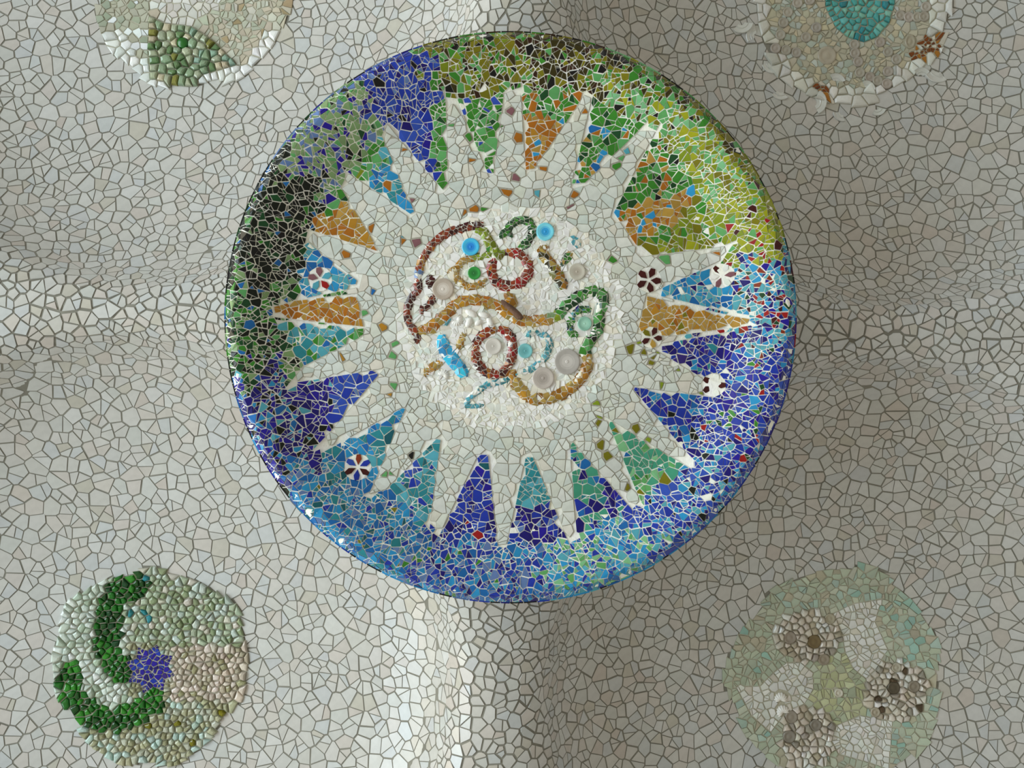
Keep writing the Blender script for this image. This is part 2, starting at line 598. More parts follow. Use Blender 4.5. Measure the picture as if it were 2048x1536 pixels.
# wedges clockwise from the top: inner left, outer left, outer right, inner right (pixels); ray = a white ray follows
W = lambda poly, pal, label, ray=True: (poly, pal, label, ray)
WEDGES = [
 W([(975, 347), (914, 198), (1008, 187), (987, 347)], [('grn', 5), ('ltgrn', 3), ('blue2', 1.2), ('white', 1), ('brick', .3), ('dkgrn', 1)], 'green wedge with a few blue pieces'),
 W([(1051, 340), (1042, 175), (1168, 190), (1068, 338)], [('orange', 6), ('tan', 2.5), ('gold', 2), ('sky', .3)], 'orange wedge topped with green'),
 W([(1143, 368), (1184, 197), (1288, 250), (1170, 366)], [('grn', 5), ('dkgrn', 2), ('sky', 1), ('cerul', 1), ('orange', .8), ('tan', .8), ('ltgrn', 1.5)], 'green wedge edged with sky blue'),
 W([(1227, 425), (1312, 262), (1465, 489), (1287, 513)], [('grn', 1)], 'broad wedge of green, orange and olive bands'),
 W([(1308, 583), (1445, 519), (1494, 630), (1310, 590)], [('aqua', 4), ('sky', 4), ('cerul', 1.5), ('navy', .6), ('white', .4)], 'light blue wedge with a pale flower', False),
 W([(1292, 591), (1500, 638), (1490, 652), (1335, 673), (1275, 662)], [('tan', 6), ('gold', 2.5), ('orange', .8), ('olive', .5)], 'tan wedge pointing outwards', False),
 W([(1303, 690), (1480, 660), (1412, 761), (1306, 697)], [('cobalt', 4), ('purple', 2.5), ('navy', 2), ('teal', 1), ('sky', 1.2), ('indigo', 1.5)], 'violet blue wedge'),
 W([(1269, 774), (1408, 792), (1387, 920), (1267, 780)], [('cobalt', 5), ('cerul', 2), ('navy', 1.5), ('sky', 1), ('indigo', 1), ('white', .25), ('blackgrn', .3)], 'cobalt blue wedge'),
 W([(1218, 838), (1375, 933), (1280, 1000), (1214, 842)], [('sea', 6), ('mint', 1), ('olive', .5), ('cerul', .6), ('grn', .5), ('ltgrn', 1)], 'sea green wedge'),
 W([(1146, 884), (1264, 1018), (1154, 1078), (1139, 884)], [('sea', 4), ('cerul', 2), ('navy', 1.5), ('teal', 1), ('cobalt', .8)], 'sea green and dark blue wedge'),
 W([(1066, 914), (1138, 1086), (1014, 1088), (1051, 914)], [('teal', 5), ('aqua', 2.5)], 'teal wedge darkening to navy'),
 W([(976, 909), (996, 1090), (881, 1065), (957, 909)], [('cobalt', 5), ('navy', 3), ('blue2', 2), ('red', .25), ('dkteal', .4), ('indigo', 2)], 'deep blue wedge with red chips'),
 W([(883, 868), (860, 1046), (772, 979), (878, 872)], [('teal', 5), ('aqua', 3), ('cobalt', .8), ('dkteal', 1)], 'turquoise wedge'),
 W([(812, 815), (738, 988), (651, 901), (806, 815)], [('sky', 5), ('cerul', 2), ('teal', 2)], 'sky blue wedge with a red and blue flower'),
 W([(764, 742), (636, 890), (580, 766), (760, 738)], [('blue2', 3), ('indigo', 4), ('navy', 2), ('aqua', .5)], 'indigo and mid blue wedge'),
 W([(727, 672), (606, 733), (552, 640), (727, 656)], [('aqua', 4), ('teal', 2), ('grn', 1.5), ('ltgrn', 1), ('cerul', .6)], 'aqua and green wedge', False),
 W([(727, 654), (552, 634), (547, 614), (590, 601), (713, 587)], [('orange', 4), ('gold', 4), ('tan', 2)], 'orange wedge pointing outwards to the dark green rim', False),
 W([(719, 574), (592, 600), (612, 481), (721, 566)], [('aqua', 4), ('sky', 4), ('cerul', 1.5)], 'light blue wedge with a red flower'),
 W([(753, 502), (617, 459), (682, 375), (755, 496)], [('gold', 4), ('orange', 3), ('tan', 3)], 'amber wedge with green at its outer end'),
 W([(826, 432), (697, 346), (764, 272), (831, 428)], [('teal', 3), ('sky', 3), ('cerul', 2), ('aqua', 1.5), ('orange', .25)], 'teal wedge with green at its outer end'),
 W([(885, 380), (775, 248), (891, 195), (896, 366)], [('cobalt', 5), ('blue2', 3), ('navy', 1.5), ('indigo', 1.5)], 'blue wedge with a green flank'),
]
NW = len(WEDGES)
wpoly = [ccw(Pd(*w[0])) for w in WEDGES]
rays = []
for k in range(NW):
    if not WEDGES[k][3]:
        continue
    a, b = WEDGES[k][0], WEDGES[(k + 1) % NW][0]
    rays.append(ccw(Pd(a[-1], a[2], b[1], b[0])))
def soft_edges(k, p):
    e = edges(p)
    if len(p) != 4:
        return e
    m = max(range(4), key=lambda i: (p[i - 1][0] + p[i][0] - 2 * DX) ** 2 + (p[i - 1][1] + p[i][1] - 2 * DY) ** 2)
    return [h + (i == m,) for i, h in enumerate(e)]
wedge_e = [soft_edges(k, p) for k, p in enumerate(wpoly)]
def ray_edges(p):
    e = edges(p)
    d = [(p[i - 1][0] + p[i][0] - 2 * DX) ** 2 + (p[i - 1][1] + p[i][1] - 2 * DY) ** 2 for i in range(len(p))]
    m = d.index(min(d))
    return [h + (i == m,) for i, h in enumerate(e)]
ray_e = [ray_edges(p) for p in rays]
def far_out(e, x, y):
    return max(((h[0] * x + h[1] * y - h[2]), h) for h in e)

Z = lambda a, b, pal, label: (a, b, pal, label)
RIM = [
 Z(-18, 3, [('olive', 5), ('dkolive', 1.6), ('grn', 2.2), ('black', .9), ('brown', .6), ('ltgrn', 1), ('yelgrn2', .8)], 'olive green rim section'),
 Z(3, 20, [('dkolive', 5), ('olive', 2.6), ('brown', 3), ('black', 1.5), ('grn', .8), ('ltgrn', .5)], 'dark olive and brown rim section'),
 Z(20, 40, [('ltgrn', 4), ('mint', 3), ('olive', 1.5), ('yelgrn', 2), ('black', .4), ('dkolive', .6)], 'mint green rim section'),
 Z(40, 60, [('yelgrn', 4), ('ltgrn', 3), ('yelgrn2', 3), ('mint', 1.4), ('olive', 1)], 'yellow-green rim section with mint'),
 Z(60, 77, [('yelgrn', 5), ('yelgrn2', 4), ('ltgrn', .9), ('red', .35), ('olive', .8), ('maroon', .25)], 'yellow-green rim section with red chips'),
 Z(77, 97, [('aqua', 4), ('navy', 2), ('sky', 2.5), ('red', 1), ('maroon', .6), ('white', .4), ('indigo', 1.2), ('dkgrn', .5), ('brick', .5)], 'cyan, navy and red rim section'),
 Z(97, 122, [('cobalt', 5), ('indigo', 2.5), ('blue2', 3), ('sky', 1.3), ('white', .22), ('grn', .45), ('dkgrn', .5), ('red', .25), ('navy', 1.4)], 'cobalt rim section with green chips'),
 Z(122, 148, [('cobalt', 3.5), ('sky', 3), ('blue2', 2.5), ('aqua', 1.5), ('white', .3), ('navy', 1), ('blackgrn', .3)], 'bright blue rim section'),
 Z(148, 172, [('sky', 4), ('aqua', 2.4), ('mint', 2), ('cerul', 2), ('cobalt', 1.4), ('ltgrn', .9)], 'cyan and mint rim section'),
 Z(172, 202, [('cobalt', 4), ('cerul', 3), ('grayblue', 1.6), ('sky', 1.6), ('navy', 1.5), ('aqua', .7), ('grn', .25)], 'royal blue rim section'),
 Z(202, 234, [('sky', 4), ('cerul', 3.5), ('teal', 1.7), ('grayblue', 1.2), ('cobalt', 1), ('dkteal', .6), ('olive', .2)], 'cerulean rim section'),
 Z(234, 256, [('indigo', 4), ('navy', 4), ('blackgrn', 1.4), ('sky', 1.2), ('cerul', .8), ('aqua', .5)], 'navy rim section'),
 Z(256, 277, [('dkgrn', 4), ('blackgrn', 3), ('grn', 2.4), ('greygrn', 2), ('ltgrn', .6), ('cerul', .8), ('indigo', .3)], 'mixed green rim section'),
 Z(277, 304, [('blackgrn', 7), ('dkgrn', 1.7), ('black', 2), ('grn', .5), ('cerul', .35), ('greygrn', .3)], 'black-green rim section'),
 Z(304, 326, [('greygrn', 4), ('ltgrn', 2), ('grayblue', 2), ('indigo', 1.6), ('blackgrn', .5), ('dkgrn', .5)], 'sage and grey-blue rim section'),
 Z(326, 342, [('cobalt', 6), ('navy', 2), ('blue2', 2), ('grayblue', 1.3), ('black', .3)], 'royal blue rim section beside the olive one'),
]
def zone(th):
    if th > 342:
        th -= 360
    for k, z in enumerate(RIM):
        if z[0] <= th < z[1]:
            return k
    return 0

FLOW = [  # coloured flowers: centre, radius, petal colours, label
 ((1297, 560), 26, ['maroon'] * 5, 'dark maroon tile flower'),
 ((716, 934), 27, ['maroon', 'cobalt', 'maroon', 'blue2', 'brick', 'cobalt'], 'flower of red and blue petals'),
 ((1443, 552), 25, ['white', 'mauve', 'white', 'maroon', 'white', 'mauve'], 'white and mauve tile flower'),
 ((1426, 770), 24, ['maroon', 'white', 'maroon', 'maroon', 'white'], 'maroon and white tile flower'),
 ((640, 558), 25, ['red', 'aqua', 'mauve', 'mauve', 'aqua'], 'red and mauve tile flower'),
 ((1303, 675), 22, ['maroon', 'tan', 'maroon', 'olive', 'maroon'], 'maroon flower under the tan wedge'),
]
flow_w = [(on_disc(*c), r * SP) for c, r, _, _ in FLOW]
def in_flower(x, y, k=0.95):
    return any((x - c[0]) ** 2 + (y - c[1]) ** 2 < (r * k) ** 2 for c, r in flow_w)

# ---- the raised drawing in the middle
z1 = lambda *pts: [(780 + x / 3.2, 380 + y / 3.2) for x, y in pts]
RIB = [  # points, half width (zoom units), height, palette or [(share, palette)], label
 (z1((600, 222), (540, 222), (480, 240), (400, 262), (330, 300), (270, 352), (225, 412), (197, 470), (186, 525), (178, 590), (178, 645), (140, 690), (114, 750), (110, 805), (124, 855), (152, 895), (178, 945), (160, 975)), 22, .022,
  [(.16, [('maroon', 3), ('brick', 2)]), (.42, [('brick', 5), ('maroon', 1.5), ('orange', .6)]), (.52, [('brick', 2), ('gold', 2), ('amber', 1)]), (.58, [('grayblue', 4), ('white', 1)]), (1, [('maroon', 4), ('brick', 3)])], 'russet curved ribbon on the left'),
 (z1((255, 545), (262, 590), (235, 620)), 30, .02, [('maroon', 1)], 'maroon knot beside the grey glass disc'),
 (z1((275, 670), (268, 715), (240, 745), (205, 765), (205, 800)), 18, .018, [('maroon', 3), ('brick', 2)], 'small maroon hook'),
 (z1((545, 258), (600, 270), (625, 320), (655, 370), (680, 420), (735, 400)), 28, .026, [('lime', 4), ('yelgrn2', 2), ('olive', 1), ('grn', .7)], 'lime green stem'),
 (z1((660, 408), (600, 422), (530, 436), (470, 455), (430, 495), (424, 545), (450, 592), (510, 620), (575, 606), (620, 570)), 19, .02,
  [(.25, [('olive', 2), ('lime', 2)]), (1, [('straw', 4), ('gold', 2), ('amber', 1)])], 'ochre loop around the green glass disc'),
 (z1((365, 528), (400, 510), (430, 490)), 15, .016, [('straw', 3), ('gold', 1)], 'short straw yellow tip'),
 (z1((735, 402), (800, 402), (858, 432), (888, 485), (878, 545), (836, 592), (775, 615), (712, 610), (668, 572), (650, 520), (658, 470), (676, 440)), 27, .026, [('brick', 5), ('red', 3), ('maroon', 1.5), ('orange', .4)], 'brick red ring'),
 (z1((700, 312), (738, 268), (780, 218), (830, 190), (880, 200), (912, 245), (902, 295), (868, 345), (825, 378)), 22, .022, [('dkgrn', 5), ('grn', 2), ('blackgrn', 1), ('ltgrn', .6)], 'dark green loop'),
 (z1((745, 262), (785, 302)), 14, .016, [('dkgrn', 1)], 'short dark green spur'),
 (z1((962, 372), (1000, 440), (1048, 508), (1088, 566), (1116, 640)), 30, .03, [('amber', 3), ('dkolive', 2), ('straw', 2.5), ('olive', .6)], 'amber glass stick'),
 (z1((935, 392), (1015, 360)), 16, .022, [('amber', 3), ('straw', 1)], 'amber cross piece'),
 (z1((1095, 486), (1128, 440), (1170, 396)), 22, .02, [('dkgrn', 3), ('grn', 2), ('straw', 1), ('orange', .6)], 'short green sprig'),
 (z1((1150, 300), (1185, 330), (1205, 370)), 28, .014, [('aqua', 2), ('white', 2)], 'pale aqua patch'),
 (z1((165, 915), (205, 905), (262, 880), (320, 832), (370, 782), (420, 735), (480, 708), (560, 706), (632, 722), (700, 745), (760, 792), (822, 830), (900, 842), (980, 832), (1058, 812), (1095, 782), (1125, 745), (1172, 702), (1240, 664), (1305, 650), (1362, 680), (1362, 740), (1340, 795), (1338, 862), (1308, 932), (1262, 992), (1252, 1052), (1266, 1104), (1250, 1155), (1210, 1222), (1140, 1280), (1062, 1318), (980, 1340), (900, 1330), (835, 1278), (795, 1212), (782, 1150)), 30, .034,
  [(.37, [('gold', 4), ('orange', 2.5), ('straw', 2)]), (.405, [('straw', 2), ('greygrn', 2), ('lime', 1)]), (.70, [('dkgrn', 4), ('grn', 3), ('ltgrn', 2), ('blackgrn', .6)]), (1, [('straw', 3), ('amber', 2.5), ('gold', 2)])], 'long S-shaped ribbon turning from ochre to green'),
 (z1((742, 655), (772, 700), (770, 770)), 34, .022, [('straw', 3), ('amber', 2), ('gold', 2)], 'ochre knot behind the brown stone'),
 (z1((690, 890), (748, 902), (780, 962), (780, 1042), (760, 1128), (702, 1178), (622, 1170), (570, 1120), (550, 1052), (568, 962), (620, 910), (680, 892)), 26, .028, [('brick', 5), ('maroon', 2), ('orange', 1.3), ('red', 1)], 'russet ring around a white glass disc'),
 (z1((338, 925), (340, 1000), (380, 1055), (422, 1112), (462, 1160), (480, 1200)), 36, .03, [(lin('34aef0', 1.2), 5), ('sky', 2)], 'bright blue glass wave'),
 (z1((475, 912), (455, 975), (430, 1025)), 20, .018, [('straw', 3), ('olive', 1), ('gold', 1)], 'short olive gold bar'),
 (z1((340, 1102), (280, 1132), (215, 1182)), 22, .02, [('gold', 3), ('straw', 2), ('amber', 1)], 'short gold bar'),
 (z1((868, 942), (930, 910), (1000, 936), (1022, 992), (998, 1062), (938, 1122), (860, 1168), (760, 1208), (640, 1244), (560, 1286), (505, 1340), (480, 1385)), 18, .016, [('aqua', 3), ('white', 2.5), ('teal', 1)], 'pale aqua scroll'),
 (z1((480, 1385), (540, 1380), (600, 1375)), 14, .014, [('aqua', 2), ('teal', 1)], 'aqua foot of the scroll'),
 (z1((1290, 770), (1210, 768), (1158, 835), (1156, 905), (1205, 930)), 20, .018, [('dkgrn', 3), ('grn', 2), ('navy', .6), ('teal', 1)], 'green coil around the aqua glass disc'),
 (z1((370, 800), (350, 870)), 26, .014, [('aqua', 2), ('white', 1)], 'pale aqua chip row'),
]
DISCS = [  # bottle ends and glass lenses: centre (zoom), radius, colour, heart colour, label
 ((517, 365), 57, '3fb0e0', '1478cc', 'sky blue glass lens with a deep blue heart'),
 ((993, 268), 58, '6fc6dc', '1e8cc8', 'pale blue glass lens with a blue heart'),
 ((540, 533), 42, '2c8a3c', '1c6a2c', 'green glass lens'),
 ((340, 635), 70, 'a89c90', 'c4bcb4', 'grey bottle end on the left'),
 ((1196, 524), 55, 'b4b0a4', 'a0988c', 'small clear bottle end on the right'),
 ((1245, 856), 46, '7fae9c', '96c2b0', 'aqua green bottle end'),
 ((660, 1000), 54, 'c6c2bc', 'b4b0aa', 'white bottle end inside the russet ring'),
 ((865, 1030), 48, '6fb0b4', '58989c', 'aqua bottle end in the scroll'),
 ((980, 1204), 71, 'b0a8a2', '98908a', 'grey bottle end at the foot'),
 ((1133, 1099), 84, 'a09c98', 'b8b4b0', 'large grey bottle end'),
]
def catmull(pts, step):
    out = []
    P = [pts[0]] + list(pts) + [pts[-1]]
    for i in range(1, len(P) - 2):
        a, b, c, d = P[i - 1], P[i], P[i + 1], P[i + 2]
        n = max(2, int(sqrt((c[0] - b[0]) ** 2 + (c[1] - b[1]) ** 2) / step))
        for k in range(n):
            t = k / n
            out.append(tuple(0.5 * (2 * b[m] + (c[m] - a[m]) * t + (2 * a[m] - 5 * b[m] + 4 * c[m] - d[m]) * t * t + (3 * b[m] - a[m] - 3 * c[m] + d[m]) * t ** 3) for m in (0, 1)))
    out.append(tuple(pts[-1]))
    return out
rib_paths = []
for pts, hw, h, pal, lab in RIB:
    rib_paths.append((catmull(Pd(*pts), 0.008), hw * 1.32 / 3.2 * SP))
disc_w = [(on_disc(*z1(c)[0]), r / 3.2 * SP) for c, r, _, _, _ in DISCS]
rg = Grid(0.05)
rib_flat = []
for path, hw in rib_paths:
    for p in path:
        rg.put(p[0], p[1], len(rib_flat))
        rib_flat.append((p[0], p[1], hw))
def covered(x, y, k):
    for i in rg.near(x, y, 0.04):
        a = rib_flat[i]
        if (a[0] - x) ** 2 + (a[1] - y) ** 2 < (a[2] * k) ** 2:
            return True
    return any((x - c[0]) ** 2 + (y - c[1]) ** 2 < (r * k) ** 2 for c, r in disc_w)

# ---- which region a point of the disc belongs to
R_CENTRE, R_RING = 0.60, 0.90
def region(x, y):
    dx, dy = x - DX, y - DY
    r = sqrt(dx * dx + dy * dy)
    if r > R0 - 0.004:
        return None
    if r < R_CENTRE:
        return ('centre', 0)
    for k, p in enumerate(rays):
        if r < 1.32 and inside(p, x, y):
            return ('ray', k)
    for k, p in enumerate(wpoly):
        if inside(p, x, y):
            return ('wedge', k)
    th = degrees(atan2(dx, -dy)) % 360
    if r < R_RING:
        return ('ring', int(th // 90))
    th += 3.0 * sin(r * 31 + th * 0.4) + U(-1.2, 1.2)
    return ('rim', zone(th % 360))

def wedge_pal(k, x, y):
    px, py = 1024 + x * F / (z_disc(x, y) - EYE), 768 + y * F / (z_disc(x, y) - EYE)
    r = sqrt((px - 1021) ** 2 + (py - 633) ** 2)
    if k == 3:
        t = (px - 1234) * 0.316 + (py - 430) * 0.949      # distance below the orange band's upper edge
        if t < -4:
            return [('grn', 5), ('ltgrn', 2), ('dkgrn', 2), ('orange', .7), ('black', .5), ('tan', .4)]
        if t < 55 and px < 1405 - t * 1.1:
            return [('tan', 4), ('orange', 4), ('gold', 2), ('grn', .7), ('sky', .4)]
        return [('yelgrn2', 5), ('olive', 2.5), ('grn', 1.6), ('ltgrn', .8), ('yelgrn', 1.5), ('red', .12)]
    if k == 1 and r > 405:
        return [('grn', 4), ('ltgrn', 2), ('orange', 1.4), ('dkgrn', 1)]
    if k == 10 and py > 1010:
        return [('navy', 4), ('cobalt', 4), ('indigo', 2), ('grayblue', 1)]
    if k == 9 and px > 1195 + (py - 960) * 0.3 and py > 940:
        return [('navy', 4), ('indigo', 2), ('cobalt', 2), ('sea', 1)]
    if k == 12 and 800 < px < 840 and py < 970:
        return [('blue2', 3), ('cobalt', 2), ('teal', 2)]
    if k == 13 and px > 745 and py < 925 and px + py > 1640:
        return [('teal', 4), ('aqua', 2), ('dkteal', 1)]
    if k == 14:
        return [('blue2', 5), ('cobalt', 2), ('grayblue', 1)] if px > 668 else [('indigo', 5), ('navy', 4), ('aqua', .7), ('blackgrn', .4)]
    if k == 18 and py < 430 - (px - 617) * 0.0 and px + py * 1.0 < 1090:
        return [('grn', 4), ('ltgrn', 2), ('dkgrn', 1), ('cobalt', .4)]
    if k == 19 and r > 395:
        return [('grn', 3), ('ltgrn', 3), ('aqua', 2), ('yelgrn2', 1.5)]
    if k == 20 and px > 862 - (py - 250) * 0.02 and px > 845 + (py - 240) * 0.28:
        return [('grn', 4), ('ltgrn', 2.5), ('cobalt', 1), ('dkgrn', 1)]
    return WEDGES[k][1]
RAYW = [(lin('d6dad4', 1.02), 9), (lin('ccd2cd', 1.02), 6), (lin('cfd3c8', 1.02), 2.5), (lin('c6d0cb', 1.02), 2), (lin('d8d5ca', 1.02), 2)]
def white_pal(px, py):
    p = list(RAYW)
    if px > 1180 and 690 < py < 1010:
        p += [('olive', 1.5), ('lime', .8)]
    elif py < 520:
        p += [('grn', .4), ('mauve', .35), ('orange', .6), ('aqua', .3), ('ltgrn', .4)]
    elif px < 900 and py > 600:
        p += [('ltgrn', .5), ('black', .15), ('gold', .25), ('teal', .2)]
    else:
        p += [('gold', .12), ('cerul', .08), ('indigo', .06)]
    return p

# ---- seeds
seeds2, regs = [], []
def jitter_hex(sp, keep, x0, x1, y0, y1, jit=0.42):
    row = 0
    y = y0
    while y < y1:
        x = x0 + (sp / 2 if row % 2 else 0)
        while x < x1:
            a, b = x + U(-jit, jit) * sp, y + U(-jit, jit) * sp
            g = region(a, b)
            if g and keep(g, a, b):
                seeds2.append((a, b))
                regs.append(g)
            x += sp
        y += sp * 0.87
        row += 1
box = (DX - R0, DX + R0, DY - R0, DY + R0)
jitter_hex(0.062, lambda g, x, y: g[0] in ('ray',) , *box)
jitter_hex(0.060, lambda g, x, y: g[0] == 'ring', *box)
jitter_hex(0.054, lambda g, x, y: g[0] == 'wedge' and not in_flower(x, y), *box)
jitter_hex(0.047, lambda g, x, y: g[0] == 'rim' and not in_flower(x, y), *box)
jitter_hex(0.036, lambda g, x, y: g[0] == 'centre' and not covered(x, y, 0.8), DX - .62, DX + .62, DY - .62, DY + .62)
keep = [i for i in range(len(seeds2)) if not (regs[i][0] in ('ray', 'ring') and in_flower(*seeds2[i]))]
seeds2 = [seeds2[i] for i in keep]
regs = [regs[i] for i in keep]

def walls(i):
    x, y = seeds2[i]
    g, k = regs[i]
    out = []
    if g == 'ray':
        out += [h[:3] for h in ray_e[k] if not h[3]]
    elif g == 'wedge':
        out += [h[:3] for h in wedge_e[k] if len(h) < 4 or not h[3]]
    if g in ('wedge', 'rim', 'ring'):
        for q, e in enumerate(ray_e):
            d, h = far_out(e, x, y)
            if 0 < d < 0.08 and not (g == 'ring' and h[3]):
                out.append((-h[0], -h[1], -h[2]))
    if g in ('ring', 'rim', 'ray'):
        for q, e in enumerate(wedge_e):
            d, h = far_out(e, x, y)
            if 0 < d < 0.08 and not (len(h) > 3 and h[3]):
                out.append((-h[0], -h[1], -h[2]))
    dx, dy = x - DX, y - DY
    r = sqrt(dx * dx + dy * dy)
    if r > R0 - 0.09:
        out.append((dx / r, dy / r, (dx * DX + dy * DY) / r + R0))
    for c, fr in flow_w:
        fx, fy = x - c[0], y - c[1]
        d = sqrt(fx * fx + fy * fy)
        if d < fr + 0.06:
            out.append((-fx / d, -fy / d, -(fx * c[0] + fy * c[1]) / d - fr * 0.93))
    return out
GAPS = 0.0024
cells = cells_2d(seeds2, 0.06, walls, GAPS, lambda i: 0.78 if regs[i][0] in ('rim', 'wedge') else 0.6 if regs[i][0] != 'centre' else 0.75)

by_part = {}
for i, (full, small) in enumerate(cells):
    if len(full) >= 3:
        by_part.setdefault(regs[i], [[], []])[0].append(full)
    small = tidy(small)
    if len(small) < 3:
        continue
    g, k = regs[i]
    cx, cy = seeds2[i]
    zc = z_disc(cx, cy) - EYE
    px, py = 1024 + cx * F / zc, 768 + cy * F / zc
    pcs = [small]
    if g in ('wedge', 'rim'):
        for rnd in range(3):
            nxt = []
            for q in pcs:
                if abs(area(q)) > (0.00032 if g == 'rim' else 0.0005) and RND() < ((0.97, 0.75, 0.4) if g == 'rim' else (0.85, 0.6, 0.25))[rnd]:
                    nxt += (split_across if rnd < 2 else split_poly)(q, GAPS * U(0.25, 0.9))
                else:
                    nxt.append(q)
            pcs = nxt
    elif g in ('ray', 'ring'):
        if RND() < 0.6:
            pcs = split_across(small, 0.0012)
            if RND() < .3:
                pcs = [s for q in pcs for s in split_poly(q, 0.0012)]
    elif RND() < 0.7:
        pcs = split_poly(small, 0.001)
    for q in pcs:
        q = tidy(q)
        if len(q) < 3 or abs(area(q)) < 3e-5:
            continue
        ax, ay = centroid(q)
        rr = sqrt((ax - DX) ** 2 + (ay - DY) ** 2)
        if g == 'wedge':
            pal = wedge_pal(k, ax, ay)
        elif g == 'rim':
            pal = RIM[k][2]
            if k == 2 and rr > 1.36 or k == 3 and rr > 1.43:
                pal = [('olive', 4), ('dkolive', 2), ('grn', 2.5), ('ltgrn', 1), ('black', .7)]
            if k == 13 and rr < 1.13:
                pal = [('grn', 3), ('dkgrn', 3), ('ltgrn', 1.5), ('indigo', .7), ('aqua', .6)]
            if k == 4 and rr < 1.2:
                pal = [('yelgrn2', 5), ('olive', 2.5), ('grn', 1.6), ('ltgrn', .8), ('yelgrn', 1.5), ('red', .12)]
        elif g == 'centre':
            pal = [(lin('e4e3de', GW), 6), ('white', 3), (lin('dcd8cc', GW), 2), (lin('ccd6d2', GW), .5)]
        else:
            pal = white_pal(px, py)
        col = pick(pal)
        if g in ('ray', 'ring') and isinstance(col, str):       # stray coloured chips are smaller
            q = [(ax + (x_ - ax) * .76, ay + (y_ - ay) * .76) for x_, y_ in q]
        if g == 'centre':
            v, f = prism(q, z_disc, U(0.001, 0.007), 0.008, 0.15, 0.16)
        elif g in ('wedge', 'rim'):
            v, f = prism(q, z_disc, U(0.0015, 0.0045), 0.006, 0.08, 0.045)
        else:
            v, f = prism(q, z_disc, U(0.002, 0.004), 0.006, 0.1, 0.035)
        by_part.setdefault(regs[i], [[], []])[1].append((abs(area(q)), v, f, shade(col, 0.12 if g in ('wedge', 'rim') else 0.06), (ax, ay, z_disc(ax, ay))))

def weld(polys, zf, dz, mat, name, origin):
    S = Soup()
    mp = {}
    for p in polys:
        t = []
        for x, y in tidy(p, 1e-4):
            k = (round(x, 4), round(y, 4))
            if k not in mp:
                mp[k] = len(S.v)
                S.v.append((x, y, zf(x, y) + dz))
            if not t or t[-1] != mp[k]:
                t.append(mp[k])
        if len(set(t)) >= 3 and len(set(t)) == len(t):
            S.f.append(tuple(t[::-1]))
            S.c.append(None)
    return S.mesh(name, mat, origin)

def add_pieces(part, origin, pieces, mat, name, stuff, most, least):
    """the largest pieces as objects of their own, the crumbs as one"""
    T = sorted(pieces, key=lambda t: -t[0])
    S = Soup()
    for n, (ar, v, f, c, ctr) in enumerate(T):
        if n < most and ar > least:
            s = Soup()
            s.add(v, f, c)
            link(name, s.mesh(name, mat, ctr), part, (ctr[0] - origin[0], ctr[1] - origin[1], ctr[2] - origin[2]))
        else:
            S.add(v, f, c)
    if S.v:
        link(stuff, S.mesh(stuff, mat, origin), part, kind='stuff')

PARTN = {'ray': ('white_ray', None, 60), 'wedge': ('colour_wedge', None, 70), 'rim': ('rim_section', None, 120), 'ring': ('white_ring', 'ring of pale tiles between the rays and the drawing', 110), 'centre': ('centre_field', 'rough white field behind the raised drawing', 200)}
for g in sorted(by_part, key=lambda t: (t[0], t[1])):
    nm, lab, most = PARTN[g[0]]
    if g[0] == 'wedge':
        lab = WEDGES[g[1]][2]
    elif g[0] == 'rim':
        lab = RIM[g[1]][3]
    full, pcs = by_part[g]
    part = link(nm, weld(full, z_disc, 0.0004, M_BED if g[0] in ('ray', 'ring') else M_CREAM, nm, MO), med, label=lab)
    add_pieces(part, MO, pcs, M_SHARD, 'tile', 'small_tiles', most, 1.6e-4)

# ---- the upright edge: one row of longer pieces
S = Soup()
NE = 190
for i in range(NE * 2 + 1):
    a = pi * i / NE
    for z in (z_r(R0) - 0.001, 4.775):
        S.v.append((DX + (R0 + 0.001) * cos(a), DY + (R0 + 0.001) * sin(a), z + EYE))
for i in range(NE * 2):
    S.f.append((2 * i, 2 * i + 1, 2 * i + 3, 2 * i + 2))
    S.c.append(None)
band = link('edge_band', S.mesh('edge_band', M_CREAM, MO), med, label='upright edge tiled in one row')
a = 0.0
pcs = []
while a < 2 * pi - 0.01:
    w = min(U(0.025, 0.06), 2 * pi - a)
    th = degrees(a + w / 2 + pi / 2) % 360
    v = []
    for r in (R0 - 0.004, R0 + 0.006):
        for q, z in ((a + .0015, z_r(R0) - 0.003 + U(-.002, .002)), (a + w - .0015, z_r(R0) - 0.003 + U(-.002, .002)), (a + w - .002, 4.762), (a + .002, 4.762)):
            v.append((DX + r * cos(q), DY + r * sin(q), z + EYE))
    f = [(4, 7, 6, 5), (0, 4, 5, 1), (1, 5, 6, 2), (2, 6, 7, 3), (3, 7, 4, 0)]
    c = pick(RIM[zone(th)][2])
    pcs.append((w, v, f, shade(c if RND() < .75 else 'black'), (DX + R0 * cos(a + w / 2), DY + R0 * sin(a + w / 2), 4.7 + EYE)))
    a += w
add_pieces(band, MO, pcs, M_SHARD, 'tile', 'small_tiles', 300, 0)
